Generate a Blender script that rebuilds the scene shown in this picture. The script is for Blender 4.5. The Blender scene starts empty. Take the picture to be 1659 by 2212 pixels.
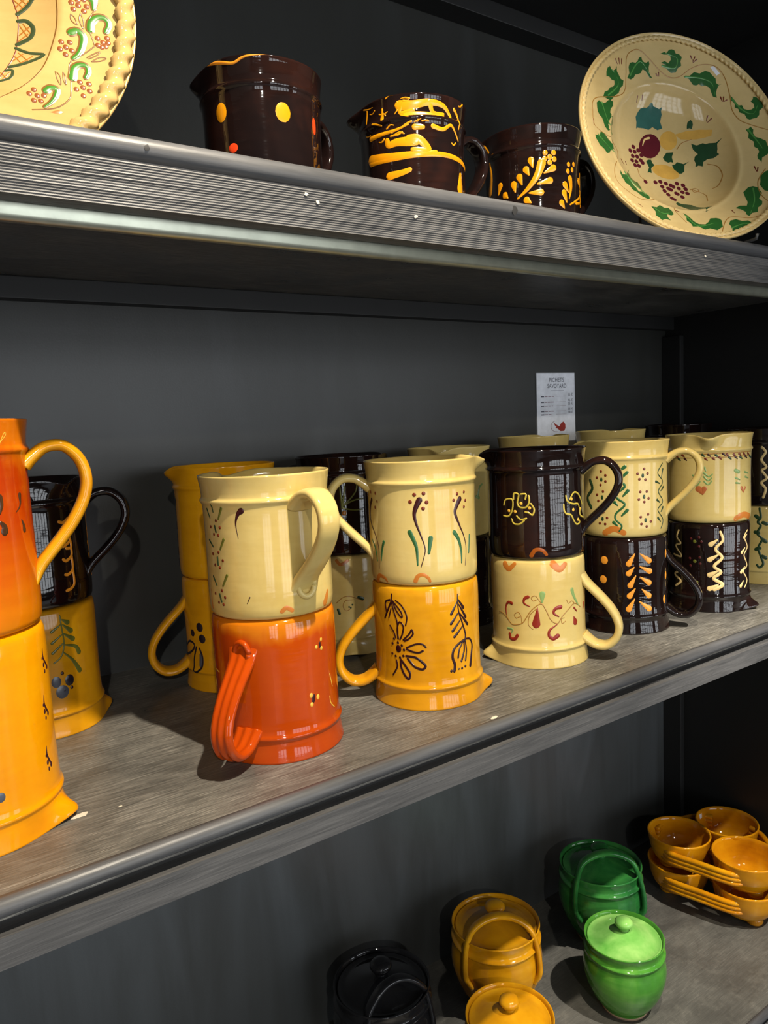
import bpy, bmesh, math, random
from mathutils import Vector, Matrix

random.seed(7)
SC = bpy.context.scene
COL = SC.collection
PI = math.pi
CZ = 1.45                      # camera height above the shop floor; heights below are given relative to it

# ------------------------------------------------------------------ camera
cam_d = bpy.data.cameras.new('camera')
cam_o = bpy.data.objects.new('camera', cam_d)
COL.objects.link(cam_o)
right = Vector((0.8212, -0.5686, -0.0491))
down = Vector((-0.1079, -0.0703, -0.9917))
fwd = Vector((0.5604, 0.8196, -0.1191))
mw = Matrix((( right.x, -down.x, -fwd.x, 0.0),
             ( right.y, -down.y, -fwd.y, 0.0),
             ( right.z, -down.z, -fwd.z, CZ),
             (0, 0, 0, 1)))
cam_o.matrix_world = mw
cam_d.sensor_fit = 'HORIZONTAL'
cam_d.sensor_width = 36.0
cam_d.lens = 36.0 * 1610.0 / 1659.0
cam_d.clip_start = 0.02
SC.camera = cam_o

# ------------------------------------------------------------------ world, lights, exposure
w = bpy.data.worlds.new('world')
SC.world = w
w.use_nodes = True
w.node_tree.nodes['Background'].inputs[0].default_value = (0.55, 0.7, 1.0, 1)
w.node_tree.nodes['Background'].inputs[1].default_value = 0.3
SC.view_settings.view_transform = 'Standard'
SC.view_settings.look = 'None'
SC.view_settings.gamma = 1.0
SC.view_settings.use_curve_mapping = False
SC.view_settings.exposure = 0.0


def spot(name, loc, target, power, size_deg, blend, radius, color):
    d = bpy.data.lights.new(name, 'SPOT')
    d.energy = power
    d.spot_size = math.radians(size_deg)
    d.spot_blend = blend
    d.shadow_soft_size = radius
    d.color = color
    o = bpy.data.objects.new(name, d)
    COL.objects.link(o)
    o.location = (loc[0], loc[1], loc[2] + CZ)
    t = Vector((target[0], target[1], target[2] + CZ)) - o.location
    o.rotation_euler = t.to_track_quat('-Z', 'Y').to_euler()
    return o


# two track spots above the front of the shelves
spot('track_or_fill_spot', (0.43, 0.0, 1.10), (0.38, 0.72, 0.0), 172, 74, 1.0, 0.016, (1.0, 0.88, 0.70))
spot('track_or_fill_spot', (1.14, -0.26, 1.10), (1.08, 0.74, -1.03), 270, 25, 0.8, 0.016, (1.0, 0.92, 0.80))
# added fill spot, far back left, brightens the back row under the upper shelf
spot('track_or_fill_spot', (-0.80, -2.20, 1.15), (0.55, 0.85, -0.22), 115, 26, 0.5, 0.03, (1.0, 0.95, 0.85))
# daylight outside the three shop windows opposite: x range, then one sill and head height
WINDOWS = [(-2.35, -1.05), (-0.05, 2.45), (3.10, 4.10)]
WZ0, WZ1 = -1.10, 0.78
DAYLIGHT = 4.6
for x0, x1 in WINDOWS:
    ad = bpy.data.lights.new('window_daylight', 'AREA')
    ad.shape = 'RECTANGLE'
    ad.size = x1 - x0
    ad.size_y = WZ1 - WZ0
    ad.energy = DAYLIGHT * PI * (x1 - x0) * (WZ1 - WZ0)
    ad.color = (0.93, 0.97, 1.0)
    ao = bpy.data.objects.new('window_daylight', ad)
    COL.objects.link(ao)
    ao.location = ((x0 + x1) / 2, -3.26, CZ + (WZ0 + WZ1) / 2)
    ao.rotation_euler = (math.radians(90), 0, 0)      # faces +Y, into the room


# ------------------------------------------------------------------ helpers
def link(name, me, mat, parent=None, loc=(0, 0, 0), smooth=True):
    o = bpy.data.objects.new(name, me)
    COL.objects.link(o)
    if mat is not None:
        me.materials.clear()
        me.materials.append(mat)
    if smooth:
        for p in me.polygons:
            p.use_smooth = True
    o.location = loc
    if parent is not None:
        o.parent = parent
    return o


def tag(o, label, cat, group=None):
    o['label'] = label
    o['category'] = cat
    if group:
        o['group'] = group
    return o


def thing(name, label, cat, loc, group=None):
    o = bpy.data.objects.new(name, None)
    COL.objects.link(o)
    o.empty_display_size = 0.02
    o.location = (loc[0], loc[1], loc[2] + CZ)
    return tag(o, label, cat, group)


def mesh(verts, faces):
    me = bpy.data.meshes.new('m')
    me.from_pydata([tuple(v) for v in verts], [], faces)
    me.update()
    return me


def box(x0, x1, y0, y1, z0, z1, bevel=0.0):
    bm = bmesh.new()
    vs = [bm.verts.new((x, y, z)) for x in (x0, x1) for y in (y0, y1) for z in (z0, z1)]
    for f in ((0, 1, 3, 2), (4, 6, 7, 5), (0, 4, 5, 1), (2, 3, 7, 6), (0, 2, 6, 4), (1, 5, 7, 3)):
        bm.faces.new([vs[i] for i in f])
    bmesh.ops.recalc_face_normals(bm, faces=bm.faces)
    if bevel:
        bmesh.ops.bevel(bm, geom=list(bm.edges), offset=bevel, segments=2, affect='EDGES', profile=0.6)
    me = bpy.data.meshes.new('m')
    bm.to_mesh(me)
    bm.free()
    return me


def extrude_x(profile, x0, x1, n=1):
    """closed profile of (y, z) swept along x"""
    v, f = [], []
    k = len(profile)
    for i in range(n + 1):
        x = x0 + (x1 - x0) * i / n
        v += [(x, y, z) for y, z in profile]
    for i in range(n):
        for j in range(k):
            a, b = i * k + j, i * k + (j + 1) % k
            f.append((a, b, b + k, a + k))
    f.append(tuple(range(k))[::-1])
    f.append(tuple(range(n * k, n * k + k)))
    me = mesh(v, f)
    bm = bmesh.new()
    bm.from_mesh(me)
    bmesh.ops.recalc_face_normals(bm, faces=bm.faces)
    bm.to_mesh(me)
    bm.free()
    return me


def fix(me):
    bm = bmesh.new()
    bm.from_mesh(me)
    bmesh.ops.remove_doubles(bm, verts=bm.verts, dist=1e-6)
    bmesh.ops.recalc_face_normals(bm, faces=bm.faces)
    bm.to_mesh(me)
    bm.free()
    return me


def lathe(prof, seg=72, warp=None, flip=None):
    """prof: (r, z) from the axis at the bottom, outside, over the rim, inside, back to the axis"""
    v, f = [], []
    rows = []
    for r, z in prof:
        if r < 1e-6:
            rows.append([len(v)])
            v.append((0, 0, z))
        else:
            rows.append(list(range(len(v), len(v) + seg)))
            for i in range(seg):
                a = 2 * PI * i / seg
                rr, zz = (r, z) if warp is None else warp(r, z, a)
                v.append((rr * math.cos(a), rr * math.sin(a), zz))
    for A, B in zip(rows, rows[1:]):
        if len(A) == 1 and len(B) == 1:
            continue
        for i in range(seg):
            j = (i + 1) % seg
            if len(A) == 1:
                f.append((A[0], B[j], B[i]))
            elif len(B) == 1:
                f.append((A[i], A[j], B[0]))
            else:
                f.append((A[i], A[j], B[j], B[i]))
    if flip is not None:                    # turned upside down inside a height
        v = [(x, y, flip - z) for x, y, z in v]
        f = [t[::-1] for t in f]
    return mesh(v, f)


def catmull(pts, n):
    out = []
    P = [pts[0]] + list(pts) + [pts[-1]]
    m = len(pts) - 1
    for s in range(m):
        p0, p1, p2, p3 = P[s:s + 4]
        for i in range(n):
            t = i / n
            out.append(tuple(0.5 * (2 * b + (c - a) * t + (2 * a - 5 * b + 4 * c - d) * t * t + (3 * b - a - 3 * c + d) * t ** 3)
                             for a, b, c, d in zip(p0, p1, p2, p3)))
    out.append(tuple(pts[-1]))
    return out


def strap(path, side, width, thick, grooves=0, closed_ends=True):
    """strap swept along a 3D path; side = unit vector across the strap; width and thick are lists or numbers"""
    n = len(path)
    K = 56 if grooves else 20
    v, f = [], []
    for i in range(n):
        p = Vector(path[i])
        t = (Vector(path[min(i + 1, n - 1)]) - Vector(path[max(i - 1, 0)])).normalized()
        s = side[i] if isinstance(side, list) else side
        s = (s - t * s.dot(t)).normalized()
        nrm = s.cross(t).normalized()
        wd = width[i] if isinstance(width, list) else width
        th = thick[i] if isinstance(thick, list) else thick
        for k in range(K):
            a = 2 * PI * k / K
            c, q = math.cos(a), math.sin(a)
            e = 1.0 if grooves else 0.62
            xx = math.copysign(abs(c) ** e, c) * wd / 2
            yy = math.copysign(abs(q) ** (0.5 if grooves else 0.8), q) * th / 2
            if grooves:
                yy *= 0.90 + 0.14 * math.cos(grooves * 2 * PI * xx / wd)
            v.append(p + s * xx + nrm * yy)
    for i in range(n - 1):
        for k in range(K):
            a, b = i * K + k, i * K + (k + 1) % K
            f.append((a, b, b + K, a + K))
    f.append(tuple(range(K))[::-1])
    f.append(tuple(range((n - 1) * K, n * K)))
    return fix(mesh(v, f))


# ------------------------------------------------------------------ materials
MATS = {}


class NT:
    def __init__(s, name):
        s.m = bpy.data.materials.new(name)
        s.m.use_nodes = True
        s.t = s.m.node_tree
        s.b = s.t.nodes['Principled BSDF']

    def n(s, kind, **kw):
        o = s.t.nodes.new(kind)
        for k, val in kw.items():
            setattr(o, k, val)
        return o

    def l(s, a, b):
        s.t.links.new(a, b)

    def coords(s, scale, space='Object'):
        tc = s.n('ShaderNodeTexCoord')
        mp = s.n('ShaderNodeMapping')
        mp.inputs['Scale'].default_value = scale
        s.l(tc.outputs[space], mp.inputs['Vector'])
        return mp.outputs[0]

    def noise(s, vec, scale, detail=4, rough=0.55, dist=0.0):
        o = s.n('ShaderNodeTexNoise')
        o.inputs['Scale'].default_value = scale
        o.inputs['Detail'].default_value = detail
        o.inputs['Roughness'].default_value = rough
        o.inputs['Distortion'].default_value = dist
        s.l(vec, o.inputs['Vector'])
        return o.outputs['Fac']

    def ramp(s, fac, stops, interp='LINEAR'):
        o = s.n('ShaderNodeValToRGB')
        o.color_ramp.interpolation = interp
        e = o.color_ramp.elements
        while len(e) < len(stops):
            e.new(0.5)
        for i, (p, c) in enumerate(stops):
            e[i].position = p
            e[i].color = (*c, 1) if len(c) == 3 else c
        s.l(fac, o.inputs[0])
        return o.outputs[0]

    def mix(s, fac, a, b, mode='MIX'):
        o = s.n('ShaderNodeMix', data_type='RGBA', blend_type=mode)
        for sock, val in ((o.inputs[0], fac), (o.inputs[6], a), (o.inputs[7], b)):
            if hasattr(val, 'is_linked'):
                s.l(val, sock)
            elif isinstance(val, tuple):
                sock.default_value = (*val, 1) if len(val) == 3 else val
            else:
                sock.default_value = val
        return o.outputs[2]

    def math(s, op, a, b=0.0):
        o = s.n('ShaderNodeMath', operation=op)
        for i, val in enumerate((a, b)):
            if hasattr(val, 'is_linked'):
                s.l(val, o.inputs[i])
            else:
                o.inputs[i].default_value = val
        return o.outputs[0]

    def bump(s, h, strength, dist=0.001):
        o = s.n('ShaderNodeBump')
        o.inputs['Strength'].default_value = strength
        o.inputs['Distance'].default_value = dist
        s.l(h, o.inputs['Height'])
        s.l(o.outputs[0], s.b.inputs['Normal'])
        return o


def plain(name, col, rough=0.3, metal=0.0, coat=0.0):
    if name in MATS:
        return MATS[name]
    n = NT(name)
    n.b.inputs['Roughness'].default_value = rough
    n.b.inputs['Metallic'].default_value = metal
    n.b.inputs['Coat Weight'].default_value = coat
    v = n.coords((1, 1, 1))
    f = n.noise(v, 60, 3)
    c = n.ramp(f, [(0.3, tuple(x * 0.88 for x in col)), (0.7, tuple(min(1, x * 1.08) for x in col))])
    n.l(c, n.b.inputs['Base Color'])
    MATS[name] = n.m
    return n.m


def glaze(name, dark, mid, light, rough=0.10, blotch=9.0, ridge=0.14, zramp=None, spec=0.42):
    """thrown and glazed earthenware: mottled colour, faint throwing rings, glossy coat"""
    if name in MATS:
        return MATS[name]
    n = NT(name)
    oi = n.n('ShaderNodeObjectInfo')
    tc = n.n('ShaderNodeTexCoord')
    cb = n.n('ShaderNodeCombineXYZ')
    for i in range(3):
        n.l(n.math('MULTIPLY', oi.outputs['Random'], 3.1 + i), cb.inputs[i])
    va = n.n('ShaderNodeVectorMath', operation='ADD')
    n.l(tc.outputs['Object'], va.inputs[0])
    n.l(cb.outputs[0], va.inputs[1])

    def mapped(sc):
        mp = n.n('ShaderNodeMapping')
        mp.inputs['Scale'].default_value = sc
        n.l(va.outputs[0], mp.inputs['Vector'])
        return mp.outputs[0]
    f1 = n.noise(mapped((1, 1, 0.55)), blotch, 4, 0.6, 0.4)
    f2 = n.noise(mapped((2.5, 2.5, 15)), 8, 2, 0.5)
    f3 = n.noise(mapped((1, 1, 1)), 160, 2, 0.5)
    f = n.math('ADD', n.math('MULTIPLY', f1, 0.80), n.math('MULTIPLY', f2, 0.20))
    c = n.ramp(f, [(0.34, dark), (0.5, mid), (0.66, light)])
    c = n.mix(n.math('MULTIPLY', f3, 0.16), c, tuple(x * 0.55 for x in dark))
    if zramp:
        sx = n.n('ShaderNodeSeparateXYZ')
        n.l(tc.outputs['Object'], sx.inputs[0])
        zz = n.math('ADD', n.math('MULTIPLY', sx.outputs[2], 1 / 0.2), n.math('MULTIPLY', n.math('SUBTRACT', f1, 0.5), 0.35))
        r = n.ramp(zz, zramp)
        c = n.mix(0.66, c, r)
    n.l(c, n.b.inputs['Base Color'])
    n.b.inputs['Roughness'].default_value = rough
    n.b.inputs['Specular IOR Level'].default_value = spec
    h = n.math('ADD', n.math('MULTIPLY', f2, 1.0), n.math('MULTIPLY', f3, 0.12))
    n.bump(h, ridge, 0.0012)
    MATS[name] = n.m
    return n.m


def wood(name, base, hi, streak, rough, ridge=0.3, scale=1.0):
    """black stained board, grain running along x, dusty scratches"""
    n = NT(name)
    v1 = n.coords((1.2 * scale, 22 * scale, 22 * scale))
    v2 = n.coords((3.0 * scale, 90 * scale, 90 * scale))
    v3 = n.coords((1, 1, 1))
    g = n.noise(v1, 6, 6, 0.62, 0.6)
    s = n.noise(v2, 5, 3, 0.6, 0.2)
    b = n.noise(v3, 7, 4, 0.6)
    c = n.ramp(g, [(0.32, base), (0.55, tuple((a + q) / 2 for a, q in zip(base, hi))), (0.75, hi)])
    sm = n.ramp(s, [(0.60, (0, 0, 0)), (0.74, (1, 1, 1))])
    bm_ = n.ramp(b, [(0.42, (0, 0, 0)), (0.68, (1, 1, 1))])
    m = n.math('MULTIPLY', sm, bm_)
    c = n.mix(n.math('MULTIPLY', m, 0.55), c, streak)
    c = n.mix(n.math('MULTIPLY', bm_, 0.20), c, hi)
    n.l(c, n.b.inputs['Base Color'])
    rr = n.ramp(b, [(0.3, (rough * 0.8,) * 3), (0.7, (rough * 1.25,) * 3)])
    n.l(rr, n.b.inputs['Roughness'])
    n.bump(n.math('ADD', g, n.math('MULTIPLY', s, 0.5)), ridge, 0.001)
    return n.m


def board_top(name, k=1.0, scr=0.7):
    """top face of a shelf: black stain worn to grey, fine scratches along the grain and dusty smudges"""
    n = NT(name)
    g = n.noise(n.coords((3.5, 70, 70)), 6, 5, 0.65, 0.3)
    s = n.noise(n.coords((9, 230, 230)), 4, 2, 0.6, 0.2)
    b = n.noise(n.coords((1, 1.6, 1)), 9, 5, 0.65, 0.6)
    d = n.noise(n.coords((1, 1, 1)), 34, 4, 0.7)
    c = n.ramp(g, [(0.30, (0.050 * k,  0.048 * k, 0.043 * k)), (0.50, (0.115 * k, 0.110 * k, 0.098 * k)), (0.70, (0.21 * k, 0.20 * k, 0.178 * k))] if scr > 0.5 else
               [(0.25, (0.070 * k, 0.069 * k, 0.062 * k)), (0.50, (0.098 * k, 0.096 * k, 0.086 * k)), (0.75, (0.125 * k, 0.122 * k, 0.110 * k))])
    c = n.mix(n.ramp(b, [(0.36, (0.55,) * 3), (0.62, (0, 0, 0))]), c, (0.048, 0.046, 0.042))
    c = n.mix(n.math('MULTIPLY', n.ramp(d, [(0.50, (0, 0, 0)), (0.80, (1, 1, 1))]), 0.45), c, (0.20, 0.19, 0.165))
    sm = n.math('MULTIPLY', n.ramp(s, [(0.57, (0, 0, 0)), (0.70, (1, 1, 1))]), n.ramp(b, [(0.40, (0, 0, 0)), (0.58, (1, 1, 1))]))
    c = n.mix(n.math('MULTIPLY', sm, scr), c, (0.42, 0.40, 0.35))
    n.l(c, n.b.inputs['Base Color'])
    n.l(n.ramp(b, [(0.3, (0.26,) * 3), (0.7, (0.44,) * 3)]), n.b.inputs['Roughness'])
    n.bump(n.math('ADD', g, n.math('MULTIPLY', s, 0.5)), 0.22, 0.001)
    return n.m


def wall_paint(name, base, rough, scuff, amt, daylight_smear=0.0):
    base0 = base
    n = NT(name)
    v = n.coords((9, 9, 1.6))
    f = n.noise(v, 1.0, 5, 0.62, 0.5)
    v2 = n.coords((1, 1, 1))
    g = n.noise(v2, 2.2, 3, 0.5)
    m = n.math('MULTIPLY', n.ramp(f, [(0.50, (0, 0, 0)), (0.72, (1, 1, 1))]), n.ramp(g, [(0.45, (0, 0, 0)), (0.62, (1, 1, 1))]))
    fine = n.noise(n.coords((1, 1, 1)), 420, 2, 0.5)
    # chalky vertical smears, brightened in a band as painted daylight on the lower wall
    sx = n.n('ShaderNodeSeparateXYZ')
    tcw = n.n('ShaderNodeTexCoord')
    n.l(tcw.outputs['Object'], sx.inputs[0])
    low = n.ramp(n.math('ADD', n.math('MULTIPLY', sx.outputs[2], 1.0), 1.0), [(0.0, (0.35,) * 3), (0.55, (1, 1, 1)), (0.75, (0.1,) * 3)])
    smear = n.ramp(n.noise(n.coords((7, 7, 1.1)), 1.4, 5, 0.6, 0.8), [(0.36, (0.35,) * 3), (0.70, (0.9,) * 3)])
    base = n.mix(n.math('MULTIPLY', n.math('MULTIPLY', low, smear), daylight_smear), base, (0.12, 0.135, 0.15))
    c = n.mix(n.math('MULTIPLY', m, amt), base, scuff)
    c = n.mix(n.math('MULTIPLY', fine, 0.25), c, tuple(x * 1.6 for x in base0))
    n.l(c, n.b.inputs['Base Color'])
    n.b.inputs['Roughness'].default_value = rough
    n.bump(fine, 0.12, 0.0006)
    return n.m


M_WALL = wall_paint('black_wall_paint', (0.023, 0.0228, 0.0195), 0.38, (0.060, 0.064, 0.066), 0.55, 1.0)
M_SIDE = wall_paint('black_side_paint', (0.012, 0.012, 0.012), 0.55, (0.03, 0.03, 0.03), 0.3)
M_TOP = board_top('stained_board', 1.1)
M_LOW = board_top('smooth_stained_board', 1.0, 0.15)
M_LIP = wood('stained_lip', (0.060, 0.061, 0.064), (0.120, 0.121, 0.126), (0.22, 0.22, 0.22), 0.42, 0.25)
M_FASCIA = wood('stained_fascia', (0.045, 0.045, 0.046), (0.115, 0.113, 0.113), (0.22, 0.21, 0.20), 0.50, 0.35, 1.6)
M_ALU = plain('brushed_aluminium', (0.50, 0.52, 0.42), 0.36, 0.85)
M_PLASTER = plain('shop_plaster', (0.42, 0.38, 0.33), 0.9)
M_FLOORM = plain('shop_floor', (0.46, 0.47, 0.49), 0.4)
M_CEIL = plain('shop_ceiling', (0.14, 0.14, 0.135), 0.9)
M_FRAME = plain('window_frame_paint', (0.05, 0.05, 0.05), 0.5)
M_CHIP = plain('bare_wood_chip', (0.62, 0.56, 0.45), 0.8)

CREAM = glaze('cream_glaze', (0.54, 0.385, 0.115), (0.615, 0.465, 0.160), (0.65, 0.51, 0.195), 0.11, 12)
HONEY = glaze('honey_glaze', (0.50, 0.20, 0.004), (0.62, 0.27, 0.006), (0.72, 0.34, 0.010), 0.09, 12)
MUSTARD = glaze('mustard_glaze', (0.54, 0.23, 0.004), (0.66, 0.295, 0.005), (0.74, 0.36, 0.008), 0.10, 10)
RED = glaze('russet_glaze', (0.30, 0.032, 0.002), (0.42, 0.055, 0.002), (0.52, 0.085, 0.003), 0.07, 12,
            zramp=[(0.0, (0.36, 0.04, 0.002)), (0.62, (0.42, 0.05, 0.002)), (0.68, (0.62, 0.20, 0.006)), (0.8, (0.66, 0.22, 0.006))])
BLAZE = glaze('flame_glaze', (0.28, 0.018, 0.001), (0.46, 0.062, 0.001), (0.64, 0.17, 0.003), 0.09, 22,
              zramp=[(0.0, (0.68, 0.25, 0.003)), (0.22, (0.58, 0.12, 0.002)), (0.45, (0.38, 0.028, 0.001)), (0.68, (0.34, 0.020, 0.001)), (0.80, (0.62, 0.17, 0.004))])
SUN = glaze('sun_yellow_glaze', (0.66, 0.23, 0.001), (0.76, 0.285, 0.001), (0.80, 0.34, 0.002), 0.10, 10)
DARK = glaze('black_brown_glaze', (0.005, 0.003, 0.003), (0.009, 0.0045, 0.004), (0.020, 0.007, 0.005), 0.05, 14, 0.22, None, 0.55)
AMBER = glaze('amber_glaze', (0.42, 0.17, 0.004), (0.56, 0.25, 0.005), (0.66, 0.33, 0.010), 0.07, 12)
CARAMEL = glaze('caramel_glaze', (0.46, 0.16, 0.003), (0.60, 0.24, 0.004), (0.68, 0.31, 0.006), 0.06, 14)
MOSS = glaze('moss_green_glaze', (0.030, 0.13, 0.014), (0.055, 0.22, 0.024), (0.11, 0.31, 0.045), 0.06, 14)
GREEN = glaze('bottle_green_glaze', (0.012, 0.085, 0.020), (0.022, 0.15, 0.030), (0.05, 0.23, 0.045), 0.06, 14)
LIME = glaze('apple_green_glaze', (0.09, 0.31, 0.045), (0.18, 0.42, 0.09), (0.30, 0.53, 0.15), 0.06, 14)
BLACK = glaze('black_glaze', (0.008, 0.008, 0.009), (0.013, 0.013, 0.014), (0.02, 0.02, 0.022), 0.05, 10, 0.2)
PLATE_A = glaze('straw_glaze', (0.52, 0.38, 0.16), (0.60, 0.45, 0.20), (0.64, 0.48, 0.22), 0.09, 8, 0.12)
PLATE_B = glaze('butter_glaze', (0.44, 0.28, 0.095), (0.50, 0.33, 0.12), (0.54, 0.37, 0.14), 0.09, 8, 0.12)
CLAY = plain('unglazed_foot', (0.36, 0.24, 0.15), 0.7)

PAINT = {
    'brown': ((0.15, 0.024, 0.009), 'painted_dot'), 'dkgreen': ((0.020, 0.050, 0.018), 'painted_leaf'),
    'green': ((0.024, 0.105, 0.032), 'painted_leaf'), 'olive': ((0.12, 0.13, 0.018), 'painted_leaf'),
    'maroon': ((0.036, 0.006, 0.007), 'painted_stem'), 'maroon2': ((0.07, 0.012, 0.012), 'painted_dot'),
    'firing': ((0.52, 0.17, 0.025), 'firing_mark'), 'yellow': ((0.75, 0.42, 0.05), 'slip_dot'),
    'yellow2': ((0.66, 0.25, 0.003), 'slip_trail'), 'cream': ((0.72, 0.52, 0.22), 'slip_trail'),
    'purple': ((0.024, 0.004, 0.005), 'slip_trail'), 'olivey': ((0.50, 0.38, 0.05), 'slip_trail'),
    'amberp': ((0.30, 0.07, 0.003), 'firing_mark'), 'red': ((0.24, 0.022, 0.010), 'painted_petal'),
    'vine': ((0.34, 0.17, 0.035), 'painted_vine'), 'palegreen': ((0.22, 0.34, 0.11), 'painted_leaf'),
    'orange': ((0.78, 0.30, 0.03), 'slip_drop'), 'rust': ((0.42, 0.12, 0.035), 'painted_heart'),
    'darkbrown': ((0.055, 0.022, 0.008), 'slip_drop'), 'bluegrey': ((0.07, 0.08, 0.11), 'painted_berry'),
    'orangetan': ((0.62, 0.22, 0.015), 'slip_trail'), 'ink': ((0.016, 0.012, 0.018), 'painted_berry'),
    'redorange': ((0.62, 0.045, 0.008), 'slip_dot'), 'leafgreen': ((0.020, 0.105, 0.020), 'painted_leaf'),
    'leaflight': ((0.07, 0.24, 0.05), 'leaf_vein'), 'plum': ((0.10, 0.010, 0.018), 'painted_fruit'),
    'teal': ((0.03, 0.12, 0.10), 'painted_leaf'), 'darkleaf': ((0.015, 0.06, 0.022), 'painted_leaf'),
    'ochre': ((0.62, 0.36, 0.07), 'painted_fruit'), 'ochre2': ((0.34, 0.125, 0.017), 'painted_hatching'),
    'sticker': ((0.75, 0.76, 0.80), 'price_sticker'), 'vineb': ((0.17, 0.075, 0.016), 'painted_vine'), 'rustdot': ((0.22, 0.065, 0.017), 'painted_dot'), 'grassgreen': ((0.040, 0.17, 0.013), 'painted_leaf'),
    'slategreen': ((0.042, 0.060, 0.024), 'painted_leaf'),
}


def paint_mat(key):
    return plain('slip_' + key, PAINT[key][0], 0.22 if key not in ('sticker',) else 0.6)


# pitcher: x, y, base height, upside down, height, radius
MUG = {
    'M1L': (0.047, 0.712, -0.33, 1, 0.174, 0.0665),
    'M1U': (0.047, 0.712, -0.156, 0, 0.174, 0.0665),
    'M2L': (0.333, 0.703, -0.33, 1, 0.1445, 0.065),
    'M2U': (0.333, 0.703, -0.1855, 0, 0.1415, 0.065),
    'M3L': (0.537, 0.706, -0.33, 1, 0.1445, 0.065),
    'M3U': (0.537, 0.706, -0.1855, 0, 0.1415, 0.065),
    'M4L': (0.737, 0.713, -0.33, 1, 0.1445, 0.064),
    'M4U': (0.737, 0.713, -0.1855, 0, 0.1415, 0.065),
    'M5L': (0.946, 0.731, -0.33, 1, 0.1445, 0.0645),
    'M5U': (0.946, 0.731, -0.1855, 0, 0.1415, 0.065),
    'M6L': (1.142, 0.712, -0.33, 1, 0.1445, 0.0645),
    'M6U': (1.142, 0.712, -0.1855, 0, 0.1415, 0.065),
    'M7L': (1.385, 0.75, -0.33, 1, 0.1445, 0.0645),
    'M7U': (1.385, 0.75, -0.1855, 0, 0.1415, 0.065),
    'B1L': (0.14, 0.93, -0.33, 1, 0.1445, 0.065),
    'B1U': (0.14, 0.93, -0.1855, 0, 0.1415, 0.065),
    'B2L': (0.38, 0.925, -0.33, 1, 0.1445, 0.065),
    'B2U': (0.38, 0.925, -0.1855, 0, 0.1415, 0.065),
    'B3L': (0.573, 0.945, -0.33, 1, 0.1445, 0.065),
    'B3U': (0.573, 0.945, -0.1855, 0, 0.1415, 0.065),
    'B4L': (0.775, 0.94, -0.33, 1, 0.1445, 0.065),
    'B4U': (0.775, 0.94, -0.1855, 0, 0.1415, 0.065),
    'U1': (0.386, 0.76, 0.222, 0, 0.143, 0.0635),
    'U2': (0.582, 0.752, 0.222, 0, 0.143, 0.0635),
    'U3': (0.779, 0.745, 0.222, 0, 0.143, 0.0635),
}
PLATES = {'PA': (0.9743, 0.6028, 0.165, 0.3175, -0.3519), 'PB': (0.0706, 0.7472, 0.1909, 0.1451, -0.0199)}
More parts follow.
